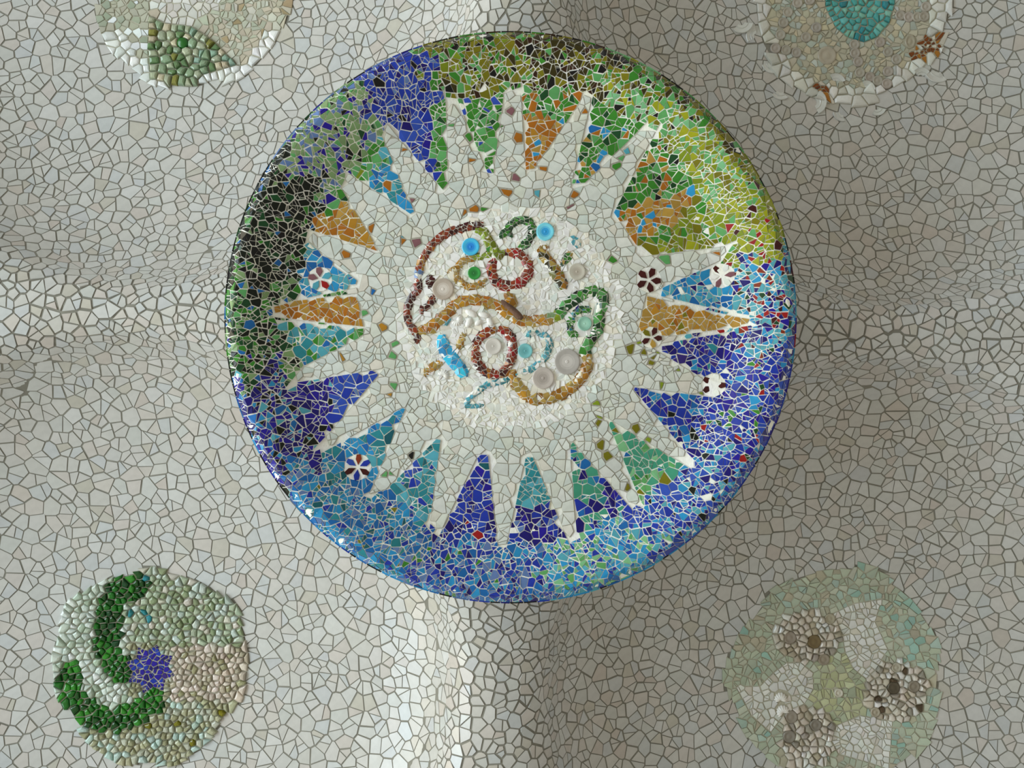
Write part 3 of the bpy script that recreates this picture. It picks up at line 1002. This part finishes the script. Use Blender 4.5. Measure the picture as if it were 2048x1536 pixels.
# ---- flowers
for (c, rad, cols, lab), (cw, rw) in zip(FLOW, flow_w):
    S = Soup()
    n = 20
    S.add([(cw[0] + rw * cos(2 * pi * i / n), cw[1] + rw * sin(2 * pi * i / n), 0) for i in range(n)], [tuple(range(n - 1, -1, -1))], None)
    S.v = [(x, y, z_disc(x, y) - 0.001) for x, y, _ in S.v]
    fl = link('flower', S.mesh('flower', M_CREAM, MO), med, label=lab)
    m = len(cols)
    a0 = U(0, 1)
    for i, cc in enumerate(cols):
        a = a0 + 2 * pi * i / m
        wd = pi / m * 0.72
        pp = [(cw[0] + rw * k * cos(a + t * wd), cw[1] + rw * k * sin(a + t * wd)) for k, t in ((.14, 0), (.62, -1), (.95, -.55), (1.0, .25), (.66, .95))]
        v, f = prism(ccw(pp), z_disc, 0.007, 0.006, 0.1, 0.04)
        S = Soup()
        S.add(v, f, shade(cc))
        ctr = (*centroid(pp), z_disc(*centroid(pp)))
        link('petal', S.mesh('petal', M_SHARD, ctr), fl, rel(ctr))

# ---- ribbons
def ribbon(path, hw, h, pal, lab):
    n = len(path)
    nor = []
    acc = [0.0]
    for i in range(n):
        a, b = path[max(0, i - 1)], path[min(n - 1, i + 1)]
        dx, dy = b[0] - a[0], b[1] - a[1]
        l = sqrt(dx * dx + dy * dy) or 1
        nor.append((-dy / l, dx / l))
        if i:
            acc.append(acc[-1] + sqrt((path[i][0] - path[i - 1][0]) ** 2 + (path[i][1] - path[i - 1][1]) ** 2))
    L = acc[-1]
    def at(s, t, lift=0.0):
        s = max(0.0, min(L, s))
        i = 0
        lo, hi = 0, n - 1
        while hi - lo > 1:
            mid = (lo + hi) // 2
            if acc[mid] <= s:
                lo = mid
            else:
                hi = mid
        q = (s - acc[lo]) / max(1e-6, acc[hi] - acc[lo])
        x = path[lo][0] * (1 - q) + path[hi][0] * q
        y = path[lo][1] * (1 - q) + path[hi][1] * q
        nx = nor[lo][0] * (1 - q) + nor[hi][0] * q
        ny = nor[lo][1] * (1 - q) + nor[hi][1] * q
        taper = min(1.0, 0.55 + s / (2.5 * hw), 0.55 + (L - s) / (2.5 * hw))
        wob = taper * (1 + 0.10 * sin(s * 90 + hw * 900) + 0.07 * sin(s * 211))
        x, y = x + nx * t * hw * wob, y + ny * t * hw * wob
        return (x, y, z_disc(x, y) - (0.004 + h * 0.3) * max(0.0, 1 - t * t) ** 0.7 * taper - lift)
    S = Soup()
    m = 8
    ns = max(3, int(L / 0.012))
    for i in range(ns + 1):
        for j in range(m + 1):
            x, y, z = at(L * i / ns, -1 + 2 * j / m)
            S.v.append((x, y, z + 0.0005 if 0 < j < m else z + 0.006))
    for i in range(ns):
        for j in range(m):
            a = i * (m + 1) + j
            S.f.append((a, a + 1, a + m + 2, a + m + 1))
            S.c.append(None)
    part = link('ribbon', S.mesh('ribbon', M_CREAM, MO, True), med, label=lab)
    pcs = []
    cell = max(0.023, hw * 0.9)
    sd = []
    y = -hw * 0.98
    row = 0
    while y < hw * 1.1:
        x = -cell * (row % 2) * .5
        while x < L + cell * .5:
            sd.append((x + U(-.45, .45) * cell, y + U(-.4, .4) * cell * .8))
            x += cell * 1.25
        y += cell * .8
        row += 1
    def wl(i):
        e = hw * U(0.85, 1.12)
        return [(1, 0, L + U(-.006, .01)), (-1, 0, U(-.006, .01)), (0, 1, e), (0, -1, e)]
    for full, q in cells_2d(sd, cell * 1.6, wl, 0.0012):
        q = tidy(q, 0.0012)
        if len(q) < 3:
            continue
        for w in (split_poly(q, 0.0009) if RND() < .5 else [q]):
            w = ccw(tidy(w, 0.0012))
            if len(w) < 3 or abs(area(w)) < 4e-5:
                continue
            wx, wy = centroid(w)
            fr = max(0, min(.999, wx / L))
            pl = pal
            if isinstance(pal[0][0], (float, int)):
                pl = next(pp for lim, pp in pal if fr <= lim or lim >= 1)
            lift, ta, tb = U(0.0015, 0.005), U(-.16, .16), U(-.16, .16)
            k = len(w)
            cl = lambda b: max(-1.15, min(1.15, b / hw))
            v = [at(a, cl(b), -0.006) for a, b in w]
            for a, b in w:
                a2, b2 = wx + (a - wx) * .93, wy + (b - wy) * .93
                v.append(at(a2, cl(b2), lift + ta * (a2 - wx) + tb * (b2 - wy)))
            f = [tuple(range(2 * k - 1, k - 1, -1))] + [(a, a + k, (a + 1) % k + k, (a + 1) % k) for a in range(k)]
            e = Vector(v[k + 1]) - Vector(v[k])
            e2 = Vector(v[k + 2]) - Vector(v[k])
            if e.cross(e2).z < 0:
                f = [t[::-1] for t in f]
            ctr = tuple(sum(c[i] for c in v[k:]) / k for i in range(3))
            pcs.append((abs(area(w)), v, f, shade(pick(pl), 0.25), ctr))
    add_pieces(part, MO, pcs, M_GLASS, 'shard', 'small_shards', 60, 6e-5)
for (pts, hw, h, pal, lab), (path, w) in zip(RIB, rib_paths):
    ribbon(path, w, h, pal, lab)

def lathe(cx, cy, zf, prof, n=28, sx=1.0, rot=0.0):
    """prof: [(radius, height towards the floor)] from the outside in"""
    v, f = [], []
    for r, h in prof:
        for k in range(n):
            a = 2 * pi * k / n
            x, y = r * cos(a) * sx, r * sin(a)
            v.append((cx + x * cos(rot) - y * sin(rot), cy + x * sin(rot) + y * cos(rot), zf(cx, cy) - h))
    for i in range(len(prof) - 1):
        for k in range(n):
            j = (k + 1) % n
            f.append((i * n + k, i * n + n + k, i * n + n + j, i * n + j))
    f.append(tuple(range(len(prof) * n - 1, (len(prof) - 1) * n - 1, -1)))
    return v, f
for (c, rr, c1, c2, lab), (cw, rw) in zip(DISCS, disc_w):
    S = Soup()
    v, f = lathe(cw[0], cw[1], z_disc, [(rw, -0.012), (rw, 0.010), (rw * .98, 0.0135), (rw * .92, 0.0145), (rw * .80, 0.0135), (rw * .6, 0.0118), (rw * .42, 0.0108), (rw * .12, 0.0102)], 36)
    S.add(v, f, None)
    rads = [1, 1, .97, .9, .8, .6, .42]
    k1, k2 = lin(c1, 1.25), lin(c2, 1.25)
    S.c = []
    for fi in range(len(f)):
        q = rads[min(fi // 36, 6)]
        w_ = sm(.85, .35, q)
        S.c.append(tuple(k1[i] * (1 - w_) + k2[i] * w_ for i in range(3)))
    ctr = (cw[0], cw[1], z_disc(*cw))
    b = link('bottle_end', S.mesh('bottle_end', M_BOTTLE, ctr, True), med, rel(ctr), label=lab)
    S = Soup()
    v, f = lathe(cw[0], cw[1], z_disc, [(rw * .15, 0.007), (rw * .14, 0.0105), (rw * .08, 0.0108), (rw * .02, 0.011)], 24)
    S.add(v, f, lin(c2, 1.3))
    link('punt', S.mesh('punt', M_BOTTLE, ctr, True), b)

def scallop(cx, cy, zf, r, rot, ribs=9):
    v, f = [], []
    nr, na = 6, ribs * 4
    for i in range(nr + 1):
        q = i / nr
        for k in range(na + 1):
            a = radians(-105 + 210 * k / na)
            rib = cos(2 * pi * ribs * k / na)
            rr = r * q * (0.9 + 0.06 * rib) * (1 - 0.1 * abs(sin(a)))
            h = 0.34 * r * sin(pi * min(1, q * .93 + .07)) ** .8 * (1 - 0.3 * (a / 1.9) ** 2) + 0.035 * r * rib * q
            x, y = rr * sin(a), -rr * cos(a) + r * 0.45
            v.append((cx + x * cos(rot) - y * sin(rot), cy + x * sin(rot) + y * cos(rot), zf(cx, cy) - h))
    w = na + 1
    for i in range(nr):
        for k in range(na):
            f.append((i * w + k, i * w + k + 1, i * w + w + k + 1, i * w + w + k))
    return v, f
for (c, r, rot, lab) in (((440, 845), 52, 2.4, 'grey-white seashell under the ochre ribbon'), ((350, 1172), 50, 0.5, 'chalky scallop shell beside the gold bar')):
    cw = on_disc(*z1(c)[0])
    v, f = scallop(cw[0], cw[1], z_disc, r / 3.2 * SP, rot)
    S = Soup()
    S.add(v, f, None)
    ctr = (*cw, z_disc(*cw))
    link('seashell', S.mesh('seashell', M_SHELL, ctr, True), med, rel(ctr), label=lab)
# broken white figurine pieces and the brown stone peg at the heart of the drawing
def blob(cx, cy, zf, r, sx, rot, h, n=12):
    v, f = lathe(cx, cy, zf, [(r, -0.01), (r, h * .35), (r * .85, h * .75), (r * .5, h * .97), (r * .05, h)], n, sx, rot)
    return v, f
for (c, r, sx, rot) in (((520, 790), 22, 2.0, .5), ((505, 850), 20, 1.7, 2.0), ((600, 800), 20, 1.9, .2), ((640, 845), 20, 1.6, 1.0), ((565, 850), 18, 1.5, 2.6)):
    cw = on_disc(*z1(c)[0])
    v, f = blob(cw[0], cw[1], z_disc, r / 3.2 * SP, sx, rot, 0.02)
    S = Soup()
    S.add(v, f, None)
    ctr = (*cw, z_disc(*cw))
    link('porcelain_fragment', S.mesh('porcelain_fragment', M_SHELL, ctr, True), med, rel(ctr))
a, b = Pd(*z1((712, 712), (848, 828)))
S = Soup()
na, nl = 12, 9
for i in range(nl + 1):
    t = i / nl
    x, y = a[0] + (b[0] - a[0]) * t, a[1] + (b[1] - a[1]) * t
    rr = 0.0165 * (1 - 0.55 * abs(2 * t - 1) ** 6) * (0.85 + 0.35 * t)
    dx, dy = b[0] - a[0], b[1] - a[1]
    l = sqrt(dx * dx + dy * dy)
    for k in range(na):
        g = 2 * pi * k / na
        o_ = rr * cos(g) * (1 + .12 * sin(3 * g + i))
        S.v.append((x - dy / l * o_, y + dx / l * o_, z_disc(x, y) - 0.046 - rr * sin(g) - 0.008 * sin(pi * t)))
for i in range(nl):
    for k in range(na):
        j = (k + 1) % na
        S.f.append((i * na + k, i * na + j, i * na + na + j, i * na + na + k))
S.f += [tuple(range(na - 1, -1, -1)), tuple(range(nl * na, nl * na + na))]
S.c = [None] * len(S.f)
ctr = ((a[0] + b[0]) / 2, (a[1] + b[1]) / 2, z_disc(*a))
link('stone_peg', S.mesh('stone_peg', M_WOOD, ctr, True), med, rel(ctr), label='brown stone peg fixed across the ochre ribbon')

# ------------------------------------------------------------------ the four small rosettes in the domes
def z_ros(x, y):
    return z_vault(x, y) + EYE
class Rosette:
    def __init__(self, key, label):
        self.key = key
        cx, cy, r = ROSW[key]
        self.o = (cx, cy, z_ros(cx, cy))
        self.px = z_vault(cx, cy) / F
        S = Soup()
        n, m = 72, 7
        for i in range(m + 1):
            for k in range(n):
                a = 2 * pi * k / n
                q = max(0.002, i / m) * (outline(key, a) - 0.004)
                x, y = cx + q * cos(a), cy + q * sin(a)
                S.v.append((x, y, z_ros(x, y) - (0.004 if i < m else -0.006)))
        for i in range(m):
            for k in range(n):
                j = (k + 1) % n
                S.f.append((i * n + k, i * n + j, i * n + n + j, i * n + n + k))
        S.f.append(tuple(range(n - 1, -1, -1)))
        S.c = [None] * len(S.f)
        self.ob = link('mosaic_rosette', S.mesh('mosaic_rosette', M_PALE, self.o, True), None, self.o, label=label, category='rosette')
        self.regs = []
        self.holes = []
    def add(self, test, sp, pal, style, name, label=None, most=120, piece='tile', bed=None, mat=None, h=None, poly=None):
        self.regs.append(dict(test=test, sp=sp * self.px, pal=pal, style=style, name=name, label=label, most=most, piece=piece, mat=mat, h=h, poly=poly))
    def build(self):
        cx, cy, r = ROSW[self.key]
        seeds, who = [], []
        owner = lambda px, py: next((m for m, h_ in enumerate(self.regs) if h_['test'](px, py)), None)
        fence = []
        for n, g in enumerate(self.regs):
            if not g['poly']:
                continue
            P, sp = g['poly'], g['sp'] / self.px
            for i in range(len(P)):
                (xa, ya), (xb, yb) = P[i - 1], P[i]
                l = sqrt((xb - xa) ** 2 + (yb - ya) ** 2)
                k = max(1, round(l / (sp * 0.8)))
                for q in range(k):
                    t = (q + .5) / k
                    mx_, my_ = xa + (xb - xa) * t, ya + (yb - ya) * t
                    for sg in (-1, 1):
                        px, py = mx_ + sg * (ya - yb) / l * sp * .4, my_ + sg * (xb - xa) / l * sp * .4
                        o_ = owner(px, py)
                        a, b = on_vault(px, py)
                        if o_ is None or sqrt((a - cx) ** 2 + (b - cy) ** 2) > outline(self.key, atan2(b - cy, a - cx)) - 0.006:
                            continue
                        if any((a - c) ** 2 + (b - d) ** 2 < (0.3 * g['sp']) ** 2 for c, d in fence) or any((a - w_[0]) ** 2 + (b - w_[1]) ** 2 < w_[2] ** 2 for w_ in self.holes):
                            continue
                        fence.append((a, b))
                        seeds.append((a, b))
                        who.append(o_)
        zf = lambda x, y: z_ros(x, y) - 0.004
        for n, g in enumerate(self.regs):
            sp = g['sp']
            y = cy - r * 1.15
            row = 0
            while y < cy + r * 1.15:
                x = cx - r * 1.15 + (sp / 2 if row % 2 else 0)
                while x < cx + r * 1.15:
                    a, b = x + U(-.36, .36) * sp, y + U(-.36, .36) * sp
                    dx, dy = a - cx, b - cy
                    x += sp
                    if sqrt(dx * dx + dy * dy) > outline(self.key, atan2(dy, dx)) - 0.008 or any((a - q[0]) ** 2 + (b - q[1]) ** 2 < q[2] ** 2 for q in self.holes):
                        continue
                    if any((a - c) ** 2 + (b - d) ** 2 < (0.62 * sp) ** 2 for c, d in fence):
                        continue
                    zc = z_vault(a, b)
                    px, py = 1024 + a * F / zc, 768 + b * F / zc
                    if g['test'](px, py) and not any(h_['test'](px, py) for h_ in self.regs[:n]):
                        seeds.append((a, b))
                        who.append(n)
                y += sp * .87
                row += 1
        def walls_(i):
            x, y = seeds[i]
            out = []
            for q in self.holes:
                fx, fy = x - q[0], y - q[1]
                d = sqrt(fx * fx + fy * fy)
                if d < q[2] + 0.06:
                    out.append((-fx / d, -fy / d, -(fx * q[0] + fy * q[1]) / d - q[2]))
            dx, dy = x - cx, y - cy
            d = sqrt(dx * dx + dy * dy)
            if d > r * 0.75:
                out.append((dx / d, dy / d, (dx * cx + dy * cy) / d + outline(self.key, atan2(dy, dx))))
            return out
        mx = max(g['sp'] for g in self.regs)
        cells = cells_2d(seeds, mx * 1.15, walls_, 0.0026)
        for n, g in enumerate(self.regs):
            full = [cells[i][0] for i in range(len(seeds)) if who[i] == n and len(cells[i][0]) >= 3]
            if not full:
                continue
            part = link(g['name'], weld(full, zf, 0.0005, M_PALE, g['name'], self.o), self.ob, label=g['label'])
            pcs = []
            for i in range(len(seeds)):
                if who[i] != n:
                    continue
                q = tidy(cells[i][1], 0.002)
                if len(q) < 3 or abs(area(q)) < 6e-5:
                    continue
                zc = z_vault(*seeds[i])
                pal = g['pal'](1024 + seeds[i][0] * F / zc, 768 + seeds[i][1] * F / zc) if callable(g['pal']) else g['pal']
                todo = [q]
                if g['style'] == 'shard' and RND() < .45:
                    todo = split_poly(q, 0.0016)
                for q in todo:
                    q = ccw(tidy(q, 0.002))
                    if len(q) < 3 or abs(area(q)) < 4e-5:
                        continue
                    if g['style'] == 'pebble':
                        v, f = pillow(q, zf, (g['h'] or 0.02) * U(.6, 1.25), 0.004)
                    else:
                        v, f = prism(q, zf, (g['h'] or 0.005) * U(.6, 1.4), 0.005, 0.12, 0.06)
                    ax, ay = centroid(q)
                    pcs.append((abs(area(q)), v, f, shade(pick(pal), .12), (ax, ay, z_ros(ax, ay))))
            add_pieces(part, self.o, pcs, g['mat'] or M_SHARD, g['piece'], 'small_pieces', g['most'], 1.8e-4)
    def lath(self, name, px, py, rpx, prof, colour, mat, label=None, n=22, hole=True, sx=1.0, rot=0.0):
        x, y = on_vault(px, py)
        r = rpx * self.px
        if hole:
            self.holes.append((x, y, r * 0.9))
        S = Soup()
        v, f = lathe(x, y, lambda a, b: z_ros(a, b) - 0.004, [(r * a, b) for a, b in prof], n, sx, rot)
        S.add(v, f, colour)
        ctr = (x, y, z_ros(x, y))
        return link(name, S.mesh(name, mat, ctr, True), self.ob, (x - self.o[0], y - self.o[1], ctr[2] - self.o[2]), label=label)
    def plate(self, px, py, rpx, a0, a1, colour):
        """a broken piece of a plate's rim"""
        x, y = on_vault(px, py)
        r = rpx * self.px
        zf = z_ros
        n = 8
        S = Soup()
        v, f = [], []
        prof = ((1.0, -.006), (1.0, .012), (.95, .015), (.86, .011), (.62, .004), (.56, .008), (.50, .004), (.3, .003), (.27, -.006))
        for q, h in prof:
            for k in range(n + 1):
                a = a0 + (a1 - a0) * k / n
                v.append((x + r * q * cos(a), y + r * q * sin(a), zf(x, y) - 0.004 - h))
        w = n + 1
        for i in range(len(prof) - 1):
            for k in range(n):
                f.append((i * w + k, i * w + w + k, i * w + w + k + 1, i * w + k + 1))
        for k in (0, n):
            t = tuple(i * w + k for i in range(len(prof)))
            f.append(t if k == 0 else t[::-1])
        S.add(v, f, colour)
        ctr = (x + r * .8 * cos((a0 + a1) / 2), y + r * .8 * sin((a0 + a1) / 2), zf(x, y))
        link('plate_fragment', S.mesh('plate_fragment', M_TILE, ctr, False), self.ob, tuple(ctr[i] - self.o[i] for i in range(3)))
def poly_t(*p):
    return lambda x, y: inside(p, x, y)
def near_line(pts, hw):
    path = catmull(pts, 4)
    def t(x, y):
        return any((x - a) ** 2 + (y - b) ** 2 < hw * hw for a, b in path)
    return t
def ell(cx, cy, rx, ry):
    return lambda x, y: ((x - cx) / rx) ** 2 + ((y - cy) / ry) ** 2 < 1
L_ = lambda h: lin(h, 1.14)
RINGP = [(1.0, -.006), (1.0, .006), (.92, .011), (.78, .012), (.62, .007), (.45, .005), (.3, .008), (.04, .010)]

# star rosette
ro = Rosette('star', 'small round rosette with blue star, green crescents and glass pebbles')
zs = lambda *p: [(80 + x / 3.606, 1110 + y / 3.606) for x, y in p]
star = []
for i in range(16):
    a = 2 * pi * i / 16 + 0.25
    r = 51 if i % 2 == 0 else 36
    star.append((302 + r * cos(a), 1337 + r * sin(a)))
ro.add(poly_t(*star), 11, [('indigo', 5), ('navy', 3), ('cobalt', 3), ('purple', 1)], 'shard', 'blue_star', 'deep blue eight-pointed star', 90, poly=star)
GG = [('glassgrn', 4), ('glassdk', 3), ('glassgrn2', 2), ('dkgrn', 1)]
ro.add(near_line([(272, 1172), (238, 1186), (222, 1222), (218, 1265), (220, 1306), (244, 1336)], 27), 14, GG, 'pebble', 'green_crescent', 'dark green glass crescent', 110, 'glass_pebble', mat=M_GLASS)
ro.add(near_line([(144, 1346), (142, 1376), (158, 1408), (192, 1430), (235, 1437), (280, 1422), (308, 1402)], 25), 14, [('glassgrn', 4), ('glassdk', 2), ('glassgrn2', 4)], 'pebble', 'green_crescent', 'bright green glass crescent', 110, 'glass_pebble', mat=M_GLASS)
ro.add(lambda x, y: x < 262 and y < 1420 and x - 0.2 * (y - 1300) < 262, 14, [(L_('b4beb4'), 4), (L_('c6ccc8'), 3), (L_('9aa896'), 2)], 'pebble', 'clear_glass_field', 'pale clear glass pieces left of the crescent', 120, 'glass_pebble', mat=M_GLASS)
ro.add(lambda x, y: y < 1290, 14, [(L_('98a48e'), 4), (L_('a8b4ac'), 3), (L_('7f8c6c'), 2), ('teal', .12), (L_('b8b4a8'), 1.5)], 'pebble', 'grey_green_pebbles', 'grey-green glass pebbles above the star', 130, 'glass_pebble', mat=M_GLASS)
ro.add(lambda x, y: x > 345 and y < 1400, 13, [(L_('b4a89c'), 4), (L_('c2b8ae'), 3), (L_('a09884'), 1.5), (L_('8f8c6c'), .8)], 'pebble', 'pinkish_pebbles', 'pinkish white pebbles right of the star', 130, 'glass_pebble', mat=M_GLASS)
ro.add(lambda x, y: True, 13, [(L_('9c9c80'), 4), (L_('a8ac9c'), 3), (L_('88886a'), 1.5), (L_('a0b4ac'), 1.5), ('olive', .1)], 'pebble', 'olive_pebbles', 'olive and aqua pebbles below the star', 150, 'glass_pebble', mat=M_GLASS)
ro.build()

# kite rosette
ro = Rosette('kite', 'small rosette with a kite of sage green glass pebbles on sandy tile')
kite_p = [(300, 32), (297, 101), (302, 160), (386, 173), (407, 150), (474, 131), (433, 86), (386, 54), (330, 47)]
kite = poly_t(*kite_p)
ro.lath('glass_lens', 367, 88, 11, [(1, -.004), (1, .016), (.8, .022), (.05, .024)], PAL['glassgrn'], M_BOTTLE, 'bottle green glass lens', 12)
ro.add(kite, 17, [(L_('7f9478'), 4), (L_('98a088'), 3), (L_('86a090'), 2), (L_('7c7c3c'), .9), (L_('b0a890'), 1.6), (L_('5c7850'), 1.5)], 'pebble', 'green_kite', 'kite-shaped patch of sage green pebbles', 90, 'glass_pebble', mat=M_GLASS, h=0.026, poly=kite_p)
ro.add(poly_t((296, -60), (302, 20), (330, 42), (392, 54), (440, 10), (470, -60)), 18, [(L_('bcbab4'), 3), (L_('c8c8c4'), 2)], 'shard', 'white_wedge', 'wedge of plain white tiles', 60)
ro.add(lambda x, y: (x - 388) ** 2 + (y + 4) ** 2 > 158 ** 2 and y > 60, 19, [(L_('ccd0ce'), 4), (L_('d8dad8'), 3)], 'pebble', 'white_border', 'border of thick white plate pieces', 70, 'plate_fragment', mat=M_TILE, h=0.012)
ro.add(lambda x, y: x < 302, 15, [(L_('a8a898'), 5), (L_('98a08e'), 2), (L_('d4dadc'), 1.0)], 'shard', 'sandy_field', 'sandy grey tiles with white chips', 120)
ro.add(lambda x, y: True, 15, [(L_('b0a898'), 5), (L_('a4a898'), 3), (L_('b8b8ac'), 2), (L_('9a8a6c'), .5)], 'shard', 'sandy_field', 'sandy beige tiles beside the kite', 150)
ro.build()

# bottle rosette
ro = Rosette('bottle', 'small rosette of bottle ends with turquoise centre and broken white plates')
zb = lambda x, y: (1450 + x / 4.096, y / 4.096)
for x, y in ((510, 105), (475, 190), (450, 290), (410, 400), (495, 415), (580, 435), (660, 310), (745, 230), (590, 30), (690, 5), (1055, 370), (1060, 440), (1085, 510), (1100, 600), (1180, 635), (1245, 665), (1320, 690), (1330, 430), (1400, 490), (1430, 130), (1500, 145), (1570, 145), (1625, 140), (1640, 60), (1265, 350), (1330, 590)):
    ro.lath('bottle_end', *zb(x, y), 10.5, RINGP, shade(L_('a09a90'), .12), M_BOTTLE, None, 16)
ro.lath('bottle_end', *zb(1510, 345), 15, RINGP, L_('a09a88'), M_BOTTLE, 'larger oval clear bottle end', 18, True, 0.7)
ro.lath('bottle_end', *zb(830, 460), 19, RINGP, L_('a8a090'), M_BOTTLE, 'large clear bottle end', 20)
for x, y, r, a in ((265, 300, 24, 2.6), (390, 510, 24, 1.2), (455, 735, 22, 0.9), (720, 840, 26, 5.2), (1740, 560, 30, 1.0), (1600, 640, 20, 3.9), (960, 920, 20, 1.4), (900, 690, 20, 4.2), (1150, 740, 18, 4.4), (1240, 880, 18, 0.3), (130, 180, 24, 0.2)):
    cx, cy = zb(x, y)
    ro.plate(cx, cy, r, a, a + U(1.6, 2.4), shade(L_('c6c8c4'), .05))
ro.add(poly_t((1648, -60), (1650, 15), (1670, 56), (1694, 76), (1728, 86), (1753, 76), (1777, 49), (1788, 12), (1790, -60)), 14, [(L_('5fa8a4'), 4), (L_('4a9894'), 3), (L_('2f8088'), 1.2), (L_('78b0a0'), 1.5)], 'pebble', 'turquoise_heart', 'turquoise glass patch', 90, 'glass_pebble', mat=M_GLASS, h=0.014, poly=[(1648, -60), (1650, 15), (1670, 56), (1694, 76), (1728, 86), (1753, 76), (1777, 49), (1788, 12), (1790, -60)])
rust = [ell(*zb(1690, 370), 22, 14), ell(*zb(1590, 440), 17, 10), ell(*zb(795, 730), 8, 14), ell(*zb(1335, 735), 9, 7)]
ro.add(lambda x, y: any(t(x, y) for t in rust), 8, [('rust', 4), (L_('a06a28'), 2), (L_('5c2c12'), 1.5), (L_('c0bcae'), 1)], 'shard', 'rusty_chips', 'rust brown chips', 60)
ro.add(lambda x, y: (x - 1697) ** 2 + (y - 14) ** 2 > 160 ** 2, 19, [(L_('c4c4be'), 4), (L_('d2d4d0'), 3)], 'pebble', 'white_border', 'border of thick white plate pieces', 80, 'plate_fragment', mat=M_TILE, h=0.013)
ro.add(lambda x, y: True, 14, [(L_('aeaa98'), 5), (L_('a4aea4'), 2.5), (L_('b8b098'), 2), (L_('b4bcb8'), 1)], 'shard', 'sandy_field', 'sandy grey-green tiles between the bottle ends', 180)
ro.build()

# petal rosette
ro = Rosette('petal', 'pale green tiled rosette with white petals and pebble patches')
zp = lambda *p: [(1400 + x / 3.692, 1120 + y / 3.692) for x, y in p]
for x, y, r, c in ((660, 570, 13, '8c8276'), (840, 600, 14, '6c5c3c'), (955, 430, 11, 'a09a86'), (910, 730, 12, '8c8272'), (1425, 940, 13, '504838'), (1575, 930, 12, '847c6e'), (670, 1155, 13, '8a8276'), (850, 1215, 12, '7c766c'), (655, 1300, 13, '807a70'), (1290, 1120, 10, 'a29a88'), (1445, 790, 10, 'a8a494'), (1020, 978, 9, 'c0bcae')):
    ro.lath('bottle_end', *zp((x, y))[0], r, RINGP, L_(c), M_BOTTLE, None, 16)
for x, y, rot in ((592, 1005, 0.0), (600, 1100, -.4)):
    cx, cy = on_vault(*zp((x, y))[0])
    v, f = scallop(cx, cy, lambda a, b: z_ros(a, b) - 0.004, 17 * ro.px, rot)
    S = Soup()
    S.add(v, f, None)
    ro.holes.append((cx, cy, 13 * ro.px))
    ctr = (cx, cy, z_ros(cx, cy))
    link('scallop_shell', S.mesh('scallop_shell', M_SHELL, ctr, True), ro.ob, tuple(ctr[i] - ro.o[i] for i in range(3)))
WP = [(L_('c8cac6'), 4), (L_('d0d2d0'), 3), (L_('c4c0b8'), 1.5)]
ro.add(poly_t(*zp((540, 830), (640, 755), (740, 755), (835, 830), (835, 950), (770, 1060), (640, 1110), (520, 1270), (380, 1150), (240, 890), (330, 930), (440, 930))), 16, WP, 'shard', 'white_petal', 'white tile petal with scallop shells', 80, poly=zp((540, 830), (640, 755), (740, 755), (835, 830), (835, 950), (770, 1060), (640, 1110), (520, 1270), (380, 1150), (240, 890), (330, 930), (440, 930)))
ro.add(poly_t(*zp((985, 390), (1130, 320), (1340, 285), (1290, 450), (1385, 660), (1290, 810), (1220, 875), (1130, 800), (1070, 680), (1050, 560))), 15, WP, 'shard', 'white_petal', 'leaning white tile petal at the top', 80, poly=zp((985, 390), (1130, 320), (1340, 285), (1290, 450), (1385, 660), (1290, 810), (1220, 875), (1130, 800), (1070, 680), (1050, 560)))
ro.add(poly_t(*zp((1000, 1220), (1180, 1145), (1420, 1190), (1390, 1540), (1200, 1480), (1020, 1430), (965, 1330))), 15, WP, 'shard', 'white_petal', 'white tile petal at the foot', 80, poly=zp((1000, 1220), (1180, 1145), (1420, 1190), (1390, 1540), (1200, 1480), (1020, 1430), (965, 1330)))
PB = [(L_('bab2a6'), 4), (L_('c2bcb2'), 3), (L_('a49a88'), 1.3), (L_('948e84'), 1.0), (L_('cacac6'), 1.5)]
ro.add(ell(*zp((800, 560))[0], 68, 53), 14, PB, 'pebble', 'pebble_patch', 'brownish pebble patch beside the leaning petal', 70, 'pebble', mat=M_GLASS)
ro.add(ell(*zp((1440, 960))[0], 62, 62), 13, PB + [(L_('4a3c2c'), .5)], 'pebble', 'pebble_patch', 'dark-spotted pebble patch', 80, 'pebble', mat=M_GLASS)
ro.add(ell(*zp((790, 1310))[0], 58, 62), 14, PB, 'pebble', 'pebble_patch', 'pebble patch under the petal with shells', 70, 'pebble', mat=M_GLASS)
ro.add(poly_t(*zp((840, 760), (1060, 700), (1230, 880), (1230, 1130), (990, 1230), (800, 1080), (840, 950))), 17, [(L_('a8ac88'), 4), (L_('a0a890'), 3), (L_('b4b898'), 2)], 'shard', 'olive_centre', 'smooth pale olive centre', 60)
ro.add(lambda x, y: True, 17, lambda x, y: [(L_('a6b09e'), 4), (L_('b0b6a6'), 3), (L_('9eb2a8'), 2 if x > 1700 else .6), (L_('8fb0a6'), 1.4 if x > 1760 else .2), (L_('a8a492'), 1)], 'shard', 'green_border', 'pale green tile ground', 170)
ro.build()
print('objects', len(bpy.data.objects))
